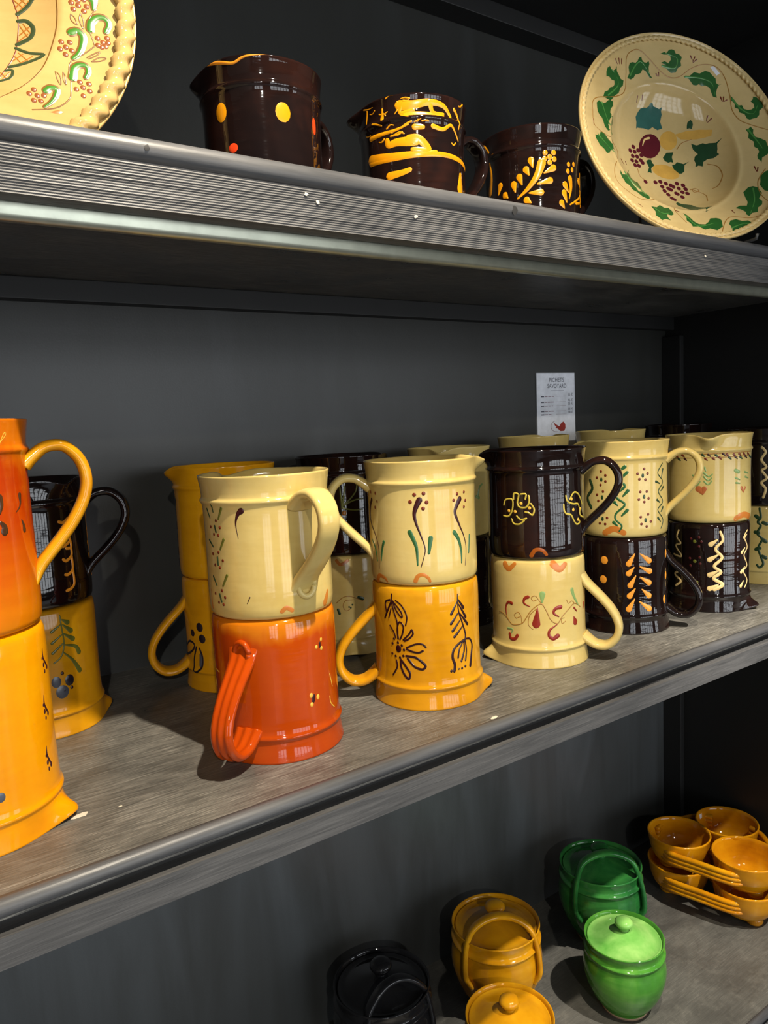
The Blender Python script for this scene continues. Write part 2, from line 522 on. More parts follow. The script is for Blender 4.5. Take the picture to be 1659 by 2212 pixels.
# painted strokes on the pitchers (0.1 degree, 0.1 mm) and plates (0.1 mm)
DECOR = {
'M2U':[["dkgreen","s",23,17,[1806,1095,1846,1008]],["dkgreen","s",23,17,[1904,1139,1910,1070]],["dkgreen","s",23,18,[1794,785,1864,722]],["dkgreen","s",23,18,[1832,421,1887,338]],["olive","s",31,23,[2027,1112,1976,1004]],["olive","s",32,23,[2022,805,1971,707]],["olive","s",32,23,[2035,451,1977,343]],["brown","d",17,17,[1939,986]],["brown","d",17,17,[1845,919]],["brown","d",17,17,[1985,920]],["brown","d",17,17,[1892,847]],["brown","d",17,17,[1954,842]],["brown","d",17,17,[1941,672]],["brown","d",17,17,[1849,650]],["brown","d",17,17,[1994,594]],["brown","d",17,17,[1878,541]],["brown","d",17,17,[1948,520]],["brown","d",17,17,[1958,293]],["brown","d",17,17,[1852,251]],["brown","d",17,17,[1994,229]],["brown","d",17,17,[1901,168]],["brown","d",17,17,[1966,155]],["dkgreen","s",26,26,[1913,931,1926,875]],["dkgreen","s",26,26,[1921,619,1927,549]],["dkgreen","s",26,26,[1921,252,1942,184]],["maroon","s",62,6,[2228,1085,2194,1051,2169,977,2171,902,2182,821]],["maroon","s",13,7,[2253,243,2225,180]],["maroon","s",6,6,[3185,704,3175,436,3140,229]],["maroon","s",15,15,[3113,1138,3110,1034]],["firing","s",44,89,[3055,176,3009,75]],["firing","s",43,43,[2523,84,2564,116,2614,82]],["firing","s",12,39,[1759,278,1761,33]]],
'M2L':[["yellow","d",16,21,[2900,1164]],["yellow","d",18,22,[2837,1103]],["yellow","d",19,22,[2900,1073]],["yellow","d",21,27,[2748,627]],["yellow","d",21,29,[2823,589]],["yellow","d",20,25,[2749,533]],["maroon","s",29,29,[2880,1132,2881,1096]],["maroon","s",42,42,[2775,612,2768,567]],["yellow","s",18,18,[1692,875,1783,869]],["yellow","s",16,16,[1595,733,1647,681]],["yellow","s",12,12,[3013,763,3055,616]],["yellow","s",14,14,[2993,531,3005,458,3066,390]]],
'M3U':[["maroon","s",71,10,[2310,980,2276,909,2253,824,2268,722,2308,591,2342,473,2345,386,2300,227]],["brown","d",23,23,[2262,1043]],["brown","d",23,23,[2355,1053]],["brown","d",23,23,[2217,964]],["brown","d",23,23,[2382,952]],["brown","d",23,23,[2345,885]],["green","s",55,19,[2199,622,2235,535,2263,432,2266,250]],["green","s",55,32,[2409,549,2384,383]],["maroon","s",66,10,[2763,955,2719,887,2693,803,2744,665,2805,523,2830,385,2805,188]],["brown","d",19,19,[2728,1017]],["brown","d",19,19,[2832,1028]],["brown","d",19,19,[2679,950]],["brown","d",19,19,[2854,929]],["brown","d",19,19,[2827,859]],["green","s",53,18,[2672,587,2727,491,2753,353,2751,227]],["green","s",30,20,[2905,521,2874,324]],["maroon","s",54,10,[1683,973,1628,870,1627,718,1747,551,1799,407,1792,180]],["brown","d",11,20,[1572,1024]],["brown","d",12,21,[1676,1063]],["brown","d",13,21,[1779,1055]],["brown","d",13,21,[1803,960]],["brown","d",13,21,[1757,890]],["green","s",27,17,[1640,507,1733,398,1762,266]],["green","s",43,15,[1880,499,1853,399,1834,276]],["firing","s",52,32,[2236,64,2264,122,2316,138,2366,99,2384,58]],["firing","s",67,33,[1725,19,1786,95,1872,78,1899,44]]],
'M3L':[["purple","s",14,27,[2679,1318,2675,1228,2691,1094,2738,952,2774,824,2762,748]],["purple","s",17,37,[2676,1266,2751,1149]],["purple","s",17,37,[2688,1199,2781,1032]],["purple","s",17,37,[2698,1092,2807,942]],["purple","s",17,37,[2668,1229,2595,1102]],["purple","s",17,37,[2676,1097,2590,989]],["purple","s",17,37,[2694,1001,2606,901]],["purple","s",17,37,[2729,928,2626,829]],["purple","s",27,38,[2763,767,2683,740,2611,677,2594,588,2617,504,2608,426]],["purple","s",21,48,[2771,772,2845,751,2884,673,2867,570,2838,438]],["purple","s",20,27,[2729,743,2680,662,2662,573]],["purple","s",21,31,[2745,752,2749,645,2704,523]],["purple","s",21,28,[2767,746,2782,635,2763,521]],["purple","d",18,18,[2573,433]],["purple","d",12,12,[2666,439]],["purple","d",17,17,[2708,436]],["purple","d",17,17,[2756,449]],["purple","d",39,44,[2012,707]],["purple","d",17,17,[1961,818]],["purple","d",17,17,[2009,779]],["purple","d",17,17,[2054,752]],["purple","d",17,17,[1938,761]],["purple","d",17,17,[2078,702]],["purple","d",17,17,[2068,629]],["purple","d",17,17,[2027,603]],["purple","d",17,17,[1972,614]],["purple","d",17,17,[1928,639]],["purple","s",22,22,[2018,827,2010,944,2041,1027,2084,979,2067,886,2038,823]],["purple","s",22,22,[2077,821,2142,892,2174,946,2184,894,2140,839,2089,809]],["purple","s",22,22,[2111,732,2208,778,2277,778,2312,741]],["purple","s",24,24,[2110,712,2181,685,2239,680,2280,700]],["purple","s",29,29,[2100,632,2202,620,2280,555,2301,516,2266,483,2186,514,2117,601]],["purple","s",29,29,[2040,578,2100,493,2134,431,2119,363,2071,410,2036,498,2032,564]],["purple","s",24,24,[1977,568,1987,490,1929,385]],["purple","s",20,20,[1916,970,1965,898,1984,835]],["purple","s",20,20,[1960,1345,1955,1252,1985,1125,2014,1011,2011,826]],["purple","s",20,20,[1971,1267,2066,1147,2070,1082,2014,1155,1970,1254]],["purple","s",18,18,[2007,1278,2082,1214,2127,1100,2110,994]],["purple","s",27,27,[1948,1251,1845,1049]],["purple","s",20,20,[1943,1172,1906,1060]],["purple","s",24,24,[1934,1276,1867,1239,1876,1122]],["purple","s",18,18,[3185,726,3186,684,3185,635,3184,684]]],
'M4U':[["olivey","s",23,23,[1845,713,1873,781,1959,792,1972,719,1954,630,1906,568,1840,571]],["olivey","s",23,23,[1981,792,1990,866,2046,852,2029,750,2055,692,2135,692,2168,764,2164,837]],["olivey","s",23,23,[2073,859,2132,859,2124,794]],["olivey","s",23,23,[2187,735,2223,662,2203,590,2159,619,2120,627]],["olivey","s",23,23,[2018,574,2065,531,2131,546]],["olivey","s",23,23,[1952,534,1979,476,2050,472,2104,517]],["olivey","s",24,24,[2613,810,2637,735,2728,695,2819,684,2859,605,2872,529,2989,482]],["olivey","s",24,24,[2672,760,2742,840,2824,817,2897,734,2933,670]],["olivey","s",24,24,[2579,697,2585,624,2616,577,2686,554,2733,474,2786,422,2853,442,2813,493]],["yellow","d",22,22,[1917,640]],["yellow","d",22,22,[1998,632]],["yellow","d",22,22,[2073,739]],["yellow","d",22,22,[2170,680]],["yellow","d",22,22,[2700,760]],["yellow","d",23,23,[2726,619]],["yellow","d",23,23,[2875,610]],["yellow","d",23,23,[2818,480]],["amberp","s",56,40,[2178,62,2224,136,2301,134,2351,73]]],
'M4L':[["red","s",45,9,[1912,856,1862,863,1823,795,1828,673]],["red","s",47,13,[2125,961,2083,936,2075,875,2142,834]],["red","s",10,112,[2233,821,2224,716,2213,603]],["red","s",58,17,[2511,812,2446,796,2424,738,2486,687]],["red","s",31,17,[2714,770,2766,713]],["red","s",17,90,[2710,649,2736,575]],["red","s",35,25,[2963,787,2935,717]],["red","s",14,62,[2463,584,2372,517,2363,442,2410,401,2467,433]],["red","s",45,45,[1873,435,1888,377,1945,379,1980,431]],["vine","s",14,14,[1828,673,1887,592,1935,569,2040,599,2098,680,2153,774,2234,851,2286,866,2337,774,2388,651,2470,598,2531,681,2629,771,2725,828,2846,755]],["vine","s",11,11,[2014,687,1969,666,1947,709,2001,746,2035,690,2040,599]],["vine","s",11,11,[2223,926,2183,911,2164,955,2211,978,2249,926,2286,866]],["vine","s",11,11,[2576,614,2529,591,2522,652,2561,661]],["vine","s",11,11,[2220,806,2139,713,2122,591,2174,534]],["vine","s",11,11,[2598,896,2623,847,2677,868,2725,828]],["vine","s",12,12,[1691,705,1781,694,1887,592]],["palegreen","s",84,27,[2292,997,2287,896]],["palegreen","s",59,24,[2681,1018,2717,920,2793,798]],["palegreen","s",31,17,[1850,508,1917,505,1899,456]],["firing","s",84,51,[1826,1372,1886,1315,1967,1388]],["firing","s",101,67,[2430,1386,2507,1312,2584,1369]]],
'M5U':[["green","s",54,29,[2199,1048,2123,988]],["green","s",42,25,[2229,967,2137,854,2197,764,2089,658,2103,586,2194,495,2086,370,2077,279,2153,189,2122,107]],["green","s",50,25,[2234,700,2172,621]],["green","s",50,25,[2064,532,2102,487]],["green","s",50,25,[2224,414,2155,334]],["green","s",51,25,[2053,233,2099,189]],["dkgreen","s",19,19,[2762,1065,2666,930,2776,794,2677,660,2773,505,2662,391,2771,232,2725,110]],["dkgreen","s",39,17,[2777,974,2745,869]],["dkgreen","s",38,17,[2631,808,2703,774]],["dkgreen","s",39,17,[2792,711,2729,664]],["dkgreen","s",39,17,[2652,537,2701,495]],["dkgreen","s",39,17,[2773,414,2727,356]],["dkgreen","s",39,17,[2662,273,2712,212]],["brown","d",21,21,[2447,1006]],["brown","d",21,21,[2359,940]],["brown","d",21,21,[2497,935]],["brown","d",21,21,[2383,859]],["brown","d",21,21,[2466,848]],["brown","d",21,21,[2393,675]],["brown","d",21,21,[2483,674]],["brown","d",21,21,[2373,565]],["brown","d",21,21,[2509,573]],["brown","d",21,21,[2447,525]],["brown","d",21,21,[2395,307]],["brown","d",21,21,[2498,339]],["brown","d",21,21,[2538,231]],["brown","d",21,21,[2403,204]],["brown","d",21,21,[2476,163]],["brown","d",21,21,[1884,984]],["brown","d",21,21,[1820,892]],["brown","d",21,21,[1947,927]],["brown","d",21,21,[1946,837]],["brown","d",21,21,[1875,784]],["brown","d",21,21,[1910,688]],["brown","d",21,21,[1820,636]],["brown","d",21,21,[1838,546]],["brown","d",21,21,[1914,382]],["brown","d",21,21,[1821,312]],["brown","d",21,21,[1965,299]],["brown","d",21,21,[1861,214]],["brown","d",21,21,[1938,206]],["dkgreen","d",21,32,[2429,909]],["dkgreen","d",21,32,[2444,600]],["dkgreen","d",21,32,[2462,257]],["dkgreen","d",21,32,[1887,863]],["dkgreen","d",21,32,[1896,600]],["dkgreen","d",21,32,[1901,281]],["dkgreen","s",51,51,[1700,846,1737,720,1641,583,1715,441]],["firing","s",97,84,[1936,72,2052,142,2175,81]]],
'M5L':[["orange","d",57,61,[1915,1106]],["orange","d",58,61,[1893,811]],["orange","d",58,62,[1888,496]],["orange","d",35,65,[2867,1151]],["orange","d",36,65,[2874,817]],["orange","d",36,65,[2816,466]],["orange","s",17,85,[2312,1211,2236,1063]],["orange","s",17,85,[2303,1010,2234,917]],["orange","s",17,85,[2325,881,2253,736]],["orange","s",17,86,[2316,689,2244,580]],["orange","s",17,86,[2307,532,2230,381]],["orange","s",17,85,[2385,1207,2515,1095]],["orange","s",17,86,[2383,1015,2523,938]],["orange","s",17,86,[2382,860,2513,765]],["orange","s",17,86,[2409,674,2511,571]],["orange","s",17,87,[2371,492,2510,377]]],
'M6U':[["brown","s",41,22,[1624,1087,1664,1061]],["dkgreen","s",41,22,[1674,1039,1711,1012]],["brown","s",41,21,[1742,1100,1775,1073]],["maroon","s",41,21,[1783,1041,1814,1014]],["brown","s",40,21,[1964,1042,1990,1014]],["dkgreen","s",40,21,[2038,1103,2063,1075]],["brown","s",40,21,[2078,1040,2103,1012]],["maroon","s",40,21,[2117,1101,2143,1073]],["brown","s",40,21,[2173,1047,2198,1019]],["dkgreen","s",40,21,[2212,1093,2238,1065]],["brown","s",40,21,[2261,1053,2287,1025]],["maroon","s",40,21,[2310,1108,2337,1080]],["brown","s",40,21,[2361,1096,2389,1067]],["dkgreen","s",40,21,[2396,1046,2425,1017]],["brown","s",41,21,[2461,1090,2492,1061]],["maroon","s",41,22,[2490,1050,2523,1020]],["brown","s",41,22,[2553,1094,2590,1064]],["dkgreen","s",41,22,[2576,1044,2615,1014]],["brown","s",41,22,[2637,1097,2682,1067]],["maroon","s",41,22,[2680,1050,2732,1019]],["brown","s",41,22,[2745,1090,2814,1057]],["dkgreen","s",42,22,[2809,1046,2927,1010]],["vine","s",16,16,[1604,1123,1828,1120,2082,1111,2323,1119,2619,1118,2889,1115]],["vine","s",13,13,[1604,1043,1748,1051,2002,1051,2241,1054,2506,1054,2777,1054]],["palegreen","s",33,19,[1909,774,1952,751,1994,794]],["palegreen","s",33,19,[1901,695,1952,673,2002,736]],["palegreen","s",33,19,[1918,627,1969,614,2010,677]],["palegreen","s",33,19,[2059,813,2123,754,2170,792]],["palegreen","s",33,19,[2059,755,2115,692,2163,734]],["palegreen","s",33,19,[2067,677,2115,628,2163,685]],["palegreen","s",33,19,[1994,902,1969,843]],["palegreen","s",33,19,[2067,901,2083,842]],["palegreen","s",34,19,[2499,717,2575,682]],["palegreen","s",34,19,[2510,638,2575,623]],["palegreen","s",34,19,[2677,800,2783,767]],["palegreen","s",34,19,[2693,720,2784,692]],["palegreen","s",62,62,[2498,833,2551,810]],["rust","s",104,33,[1989,556,2043,478]],["rust","s",85,33,[2064,560,2043,478]],["rust","s",58,24,[2612,548,2647,480]],["rust","s",48,24,[2686,545,2647,480]],["firing","s",97,97,[2514,68,2657,116,2852,60]]],
'M6L':[["cream","s",39,58,[2280,1313,2314,1173,2215,1037,2307,896,2199,759,2291,658,2192,559,2317,457,2201,378]],["cream","s",24,81,[2239,1185,2153,1111]],["cream","s",24,82,[2248,938,2137,862]],["cream","s",24,82,[2249,679,2138,612]],["cream","s",24,82,[2250,449,2138,391]],["cream","s",27,27,[2769,1295,2683,1198,2774,1024,2687,898,2780,721,2675,639,2785,477,2710,370]],["cream","s",20,59,[2750,1228,2683,1188]],["cream","s",20,59,[2701,1016,2634,950]],["cream","s",20,59,[2705,704,2624,631]],["cream","s",20,59,[2677,478,2614,403]],["cream","s",32,32,[1674,1310,1635,1193,1709,1101,1607,1045,1709,918,1697,875,1561,893]],["cream","s",39,39,[1606,673,1708,651,1576,563,1708,466,1605,372]],["olive","d",28,28,[1934,1150]],["olive","d",28,28,[1934,825]],["olive","d",28,28,[1961,484]],["maroon2","d",21,21,[1994,1220]],["maroon2","d",21,21,[2027,1152]],["maroon2","d",21,21,[1994,1071]],["maroon2","d",21,21,[1881,1192]],["maroon2","d",21,21,[2003,891]],["maroon2","d",21,21,[2011,791]],["maroon2","d",22,22,[1862,868]],["maroon2","d",22,22,[1871,747]],["maroon2","d",22,22,[1871,534]]],
'M7U':[["cream","s",42,42,[2049,1077,2103,987,2042,856,2114,722,2053,656,2125,522,2046,434,2109,322,2075,165]]],
'M7L':[["dkgreen","s",42,42,[2023,1404,2043,1246,1998,1154,2044,1088,1991,949,2064,839,2011,677,2049,519,2087,384,2033,312,1996,355]],["dkgreen","s",67,67,[2080,1145,2130,1123]],["dkgreen","s",68,68,[1963,966,2009,955]],["dkgreen","s",68,68,[2073,835,2122,795]],["dkgreen","s",68,68,[1978,647,2030,671]],["dkgreen","s",68,68,[2071,520,2122,495]],["dkgreen","s",67,67,[1969,1266,2016,1223]]],
'M1U':[["yellow","s",6,6,[3004,1408,3104,1616,3124,1607,3065,1546]],["darkbrown","s",52,23,[3029,1120,3036,1056,3016,996]],["darkbrown","s",46,23,[3229,1116,3228,1058]],["darkbrown","s",23,7,[3228,1058,3210,1018,3164,983]],["darkbrown","s",29,70,[3016,919,3040,883,3038,847]],["darkbrown","s",14,51,[3221,911,3240,868,3244,828]],["darkbrown","s",13,67,[2900,871,2918,823,2919,796]],["darkbrown","s",51,18,[2933,1132,2938,1061,2913,1011]]],
'M1L':[["maroon","s",5,22,[3314,1526,3308,1450,3353,1378]],["maroon","d",10,14,[3289,1446]],["maroon","d",14,22,[3304,1385]],["maroon","d",15,24,[3372,1346]],["maroon","d",11,19,[3315,1325]],["maroon","s",5,22,[3260,1136,3255,1060,3289,988]],["maroon","d",10,15,[3240,1055]],["maroon","d",15,22,[3252,994]],["maroon","d",15,24,[3302,958]],["maroon","d",11,19,[3261,934]],["maroon","s",6,22,[3226,698,3221,622,3251,549]],["maroon","d",10,15,[3208,618]],["maroon","d",15,22,[3219,555]],["maroon","d",15,25,[3262,518]],["maroon","d",11,20,[3227,494]],["bluegrey","d",36,41,[2797,467]]],
'B1U':[["orangetan","s",30,33,[3026,979,3018,891,2958,863]],["orangetan","s",30,34,[3021,815,3025,725,2952,675,2921,678]],["orangetan","s",30,33,[3016,892,3024,814,2954,820,2921,842]],["orangetan","s",31,34,[3033,723,3034,647,2975,645]],["orangetan","s",31,34,[3034,647,3028,558,2960,509,2925,531]],["orangetan","s",31,34,[3028,558,3025,405,2964,355,2932,359]],["orangetan","s",31,34,[3025,405,3027,250,2988,195,2929,178]],["orangetan","s",30,33,[3026,979,2966,937,2917,951]],["orangetan","s",16,16,[3475,1009,3474,847,3474,753,3474,604,3475,456,3475,306,3474,238]],["orangetan","d",23,43,[3443,973]],["orangetan","d",23,37,[3475,795]],["orangetan","d",23,37,[3412,629]],["orangetan","d",23,37,[3405,483]],["orangetan","d",23,43,[3380,333]]],
'B1L':[["olive","s",17,17,[2829,1363,2835,1220,2844,1045,2807,913,2729,849]],["olive","s",14,58,[2843,1317,2898,1273]],["olive","s",14,58,[2845,1260,2926,1172]],["olive","s",14,58,[2842,1160,2941,1073]],["olive","s",14,59,[2843,1031,2961,980,2999,902]],["olive","s",14,59,[2829,949,2918,835,2987,693]],["olive","s",14,34,[2826,1264,2736,1202]],["olive","s",14,34,[2828,1150,2731,1076]],["olive","s",14,34,[2832,1049,2727,963]],["bluegrey","d",72,75,[2783,509]],["bluegrey","d",53,65,[2734,633]],["ink","d",53,65,[2864,620]],["ink","d",22,25,[2803,518]],["maroon","d",19,22,[2798,717]],["maroon","d",19,22,[2879,531]]],
'B2U':[["ink","s",65,27,[1614,1012,1705,1002,1702,956]],["ink","s",66,27,[1615,846,1614,827,1614,780]],["ink","s",66,27,[1616,687,1614,669,1614,622]],["ink","s",66,27,[1616,520,1615,501,1615,454]],["ink","s",66,27,[1617,353,1616,333,1616,286]],["ink","s",66,27,[1618,201,1617,182,1617,134]]],
'B2L':[["ink","d",58,61,[2045,834]],["ink","d",48,48,[1907,741]],["ink","d",58,58,[2070,686]],["ink","s",32,32,[1617,551,1617,466,1615,389,1855,488,1928,588,1804,613,1613,472]],["ink","s",31,31,[1962,561,1900,378,1922,229,2034,301,2057,440,2017,553]],["bluegrey","s",46,46,[2030,470,2020,333]]],
'B3U':[["olive","s",26,18,[2375,693,2357,984]],["olive","s",26,18,[2393,729,2526,791,2649,806]],["olive","s",26,18,[2393,729,2495,830,2567,933,2582,1058]],["olive","s",26,18,[2375,693,2503,657,2641,652]],["olive","s",26,18,[2375,693,2422,998]],["orangetan","d",33,36,[2395,619]],["orangetan","d",40,47,[2246,563]]],
'B3L':[["vine","s",12,12,[2230,777,2321,856,2407,867,2506,825,2579,782]],["vine","s",12,12,[2447,815,2347,806,2315,726,2354,659,2413,688]],["dkgreen","s",47,47,[2521,839,2580,814]],["dkgreen","s",40,40,[2247,679,2263,621]],["dkgreen","d",14,14,[2392,714]],["dkgreen","d",14,14,[2437,743]],["dkgreen","d",14,14,[2413,701]],["firing","s",46,46,[2262,1391,2316,1333,2404,1385]]],
'B4U':[["palegreen","s",32,32,[2727,612,2773,769,2834,814]],["palegreen","s",50,50,[2711,634,2752,610]]],
'U1':[["yellow2","d",71,93,[2032,949]],["yellow2","d",83,96,[2636,916]],["redorange","d",38,86,[3030,882]],["redorange","d",53,46,[2143,587]],["orangetan","s",42,11,[1908,1444,2105,1388,2209,1365,2295,1401,2375,1418,2532,1431]]],
'U2':[["yellow2","s",63,53,[1809,778,2110,762,2378,775,2661,790,2899,784,3184,758]],["yellow2","s",119,48,[1812,814,2111,780,2379,784,2580,808]],["yellow2","s",62,119,[2052,966,2069,916,2156,929,2298,924,2368,937]],["yellow2","s",109,57,[2298,942,2385,946,2462,882,2487,820,2329,831]],["yellow2","s",58,19,[1831,1049,2124,1058,2288,1105]],["yellow2","s",107,39,[2209,1312,2348,1306,2526,1334,2684,1311,2775,1222]],["yellow2","s",48,24,[2258,1216,2449,1215,2680,1211]],["yellow2","s",34,48,[2226,1292,2214,1231,2346,1252]],["yellow2","s",53,19,[2553,1086,2673,1065,2796,1127,2914,993]],["yellow2","s",67,52,[2356,1073,2443,1071]],["yellow2","s",89,52,[2062,579,2195,592,2288,617]],["yellow2","s",58,121,[2945,619,2920,452]],["yellow2","s",30,25,[1794,1358,1766,1239]],["yellow2","s",24,48,[2018,1310,2009,1213]],["yellow2","s",39,25,[2835,1311,2912,1233,2923,1126]],["yellow2","s",58,29,[2526,1334,2559,1230,2681,1229]],["yellow2","s",19,12,[2055,1094,2099,1125,2139,1115]],["yellow2","s",9,23,[2049,1066,2082,1063,2112,1039]],["yellow2","s",8,22,[2227,1378,2270,1383,2312,1373]],["yellow2","s",20,22,[2288,906,2316,902,2344,893]],["yellow2","s",19,17,[1882,1189,1943,1167,1998,1141]],["yellow2","s",21,18,[2355,1087,2393,1062,2434,1068]],["yellow2","s",16,12,[1976,1269,2026,1255,2074,1272]],["yellow2","s",8,15,[1838,1316,1880,1304,1920,1328]],["yellow2","s",21,12,[2250,1354,2278,1351,2306,1354]],["yellow2","s",13,18,[2068,1406,2110,1430,2149,1430]],["yellow2","s",13,22,[1950,977,1985,969,2019,994]],["yellow2","s",13,19,[2216,1212,2253,1198,2290,1185]],["yellow2","s",15,7,[2045,919,2086,936,2124,946]],["yellow2","s",17,20,[2436,1134,2469,1141,2501,1136]],["yellow2","s",12,14,[1743,1103,1789,1089,1830,1087]],["yellow2","s",21,19,[2132,1011,2178,1008,2224,1033]],["yellow2","s",17,9,[1921,1048,1952,1058,1982,1063]],["yellow2","s",18,11,[2138,941,2185,941,2230,907]],["yellow2","s",19,10,[2397,1313,2431,1316,2467,1346]],["yellow2","s",19,15,[2095,1005,2135,1005,2173,1007]],["yellow2","s",21,22,[2462,1310,2514,1351,2567,1351]],["yellow2","s",19,24,[2913,1367,2946,1374,2986,1407]],["yellow2","s",19,16,[2357,906,2376,939,2394,933]],["yellow2","s",12,18,[2018,1252,2034,1259,2049,1239]],["yellow2","s",14,20,[2354,1287,2380,1284,2408,1313]],["yellow2","s",19,21,[2187,1348,2206,1323,2227,1334]],["yellow2","s",15,8,[1741,1399,1823,1376,1891,1371]],["yellow2","s",8,19,[2153,1232,2169,1251,2185,1268]],["yellow2","s",12,10,[2344,1272,2371,1268,2398,1272]],["yellow2","s",14,18,[2149,1019,2196,1034,2240,1012]],["yellow2","s",12,23,[2364,1141,2379,1130,2394,1143]],["yellow2","s",13,22,[2243,1101,2284,1120,2324,1133]],["yellow2","s",18,22,[2798,938,2826,924,2859,952]],["yellow2","s",7,10,[2352,1123,2388,1136,2424,1158]]],
'U3':[["yellow2","s",112,21,[2353,955,2292,797,2173,647,2061,554]],["yellow2","d",34,34,[2395,1075]],["yellow2","d",34,34,[2498,1076]],["yellow2","d",34,34,[2449,1024]],["yellow2","d",34,34,[2388,1004]],["yellow2","d",34,34,[2507,999]],["yellow2","d",34,34,[2449,959]],["yellow2","s",86,21,[2229,997,2247,913]],["yellow2","s",85,21,[2169,894,2200,824]],["yellow2","s",85,21,[2088,816,2116,718]],["yellow2","s",85,21,[2014,740,2032,642]],["yellow2","s",86,21,[2494,893,2380,832]],["yellow2","s",85,21,[2449,739,2299,704]],["yellow2","s",85,21,[2336,599,2201,602]],["yellow2","s",85,21,[2170,520,2217,481]],["yellow2","s",86,22,[1824,769,1791,669]],["yellow2","s",86,22,[2654,700,2707,614]],["yellow2","s",86,22,[2638,595,2675,485]],["yellow2","s",86,21,[2598,467,2634,408]],["yellow2","s",89,22,[2971,805,3104,737]],["yellow2","s",86,21,[1897,633,1931,593]],["yellow2","d",32,32,[2717,956]],["yellow2","d",32,32,[2819,977]],["yellow2","d",32,32,[2705,872]],["yellow2","d",32,32,[2787,903]],["yellow2","s",87,16,[2743,785,2756,674,2720,533]],["yellow2","s",50,22,[3102,924,3101,814,3104,673,2733,462]],["yellow2","s",33,33,[2866,496,3101,556]],["yellow2","s",39,110,[1635,1105,1651,930,1611,751]],["yellow2","s",39,39,[1549,1392,1622,1258]],["yellow2","s",34,34,[3103,712,3102,516]]],
}
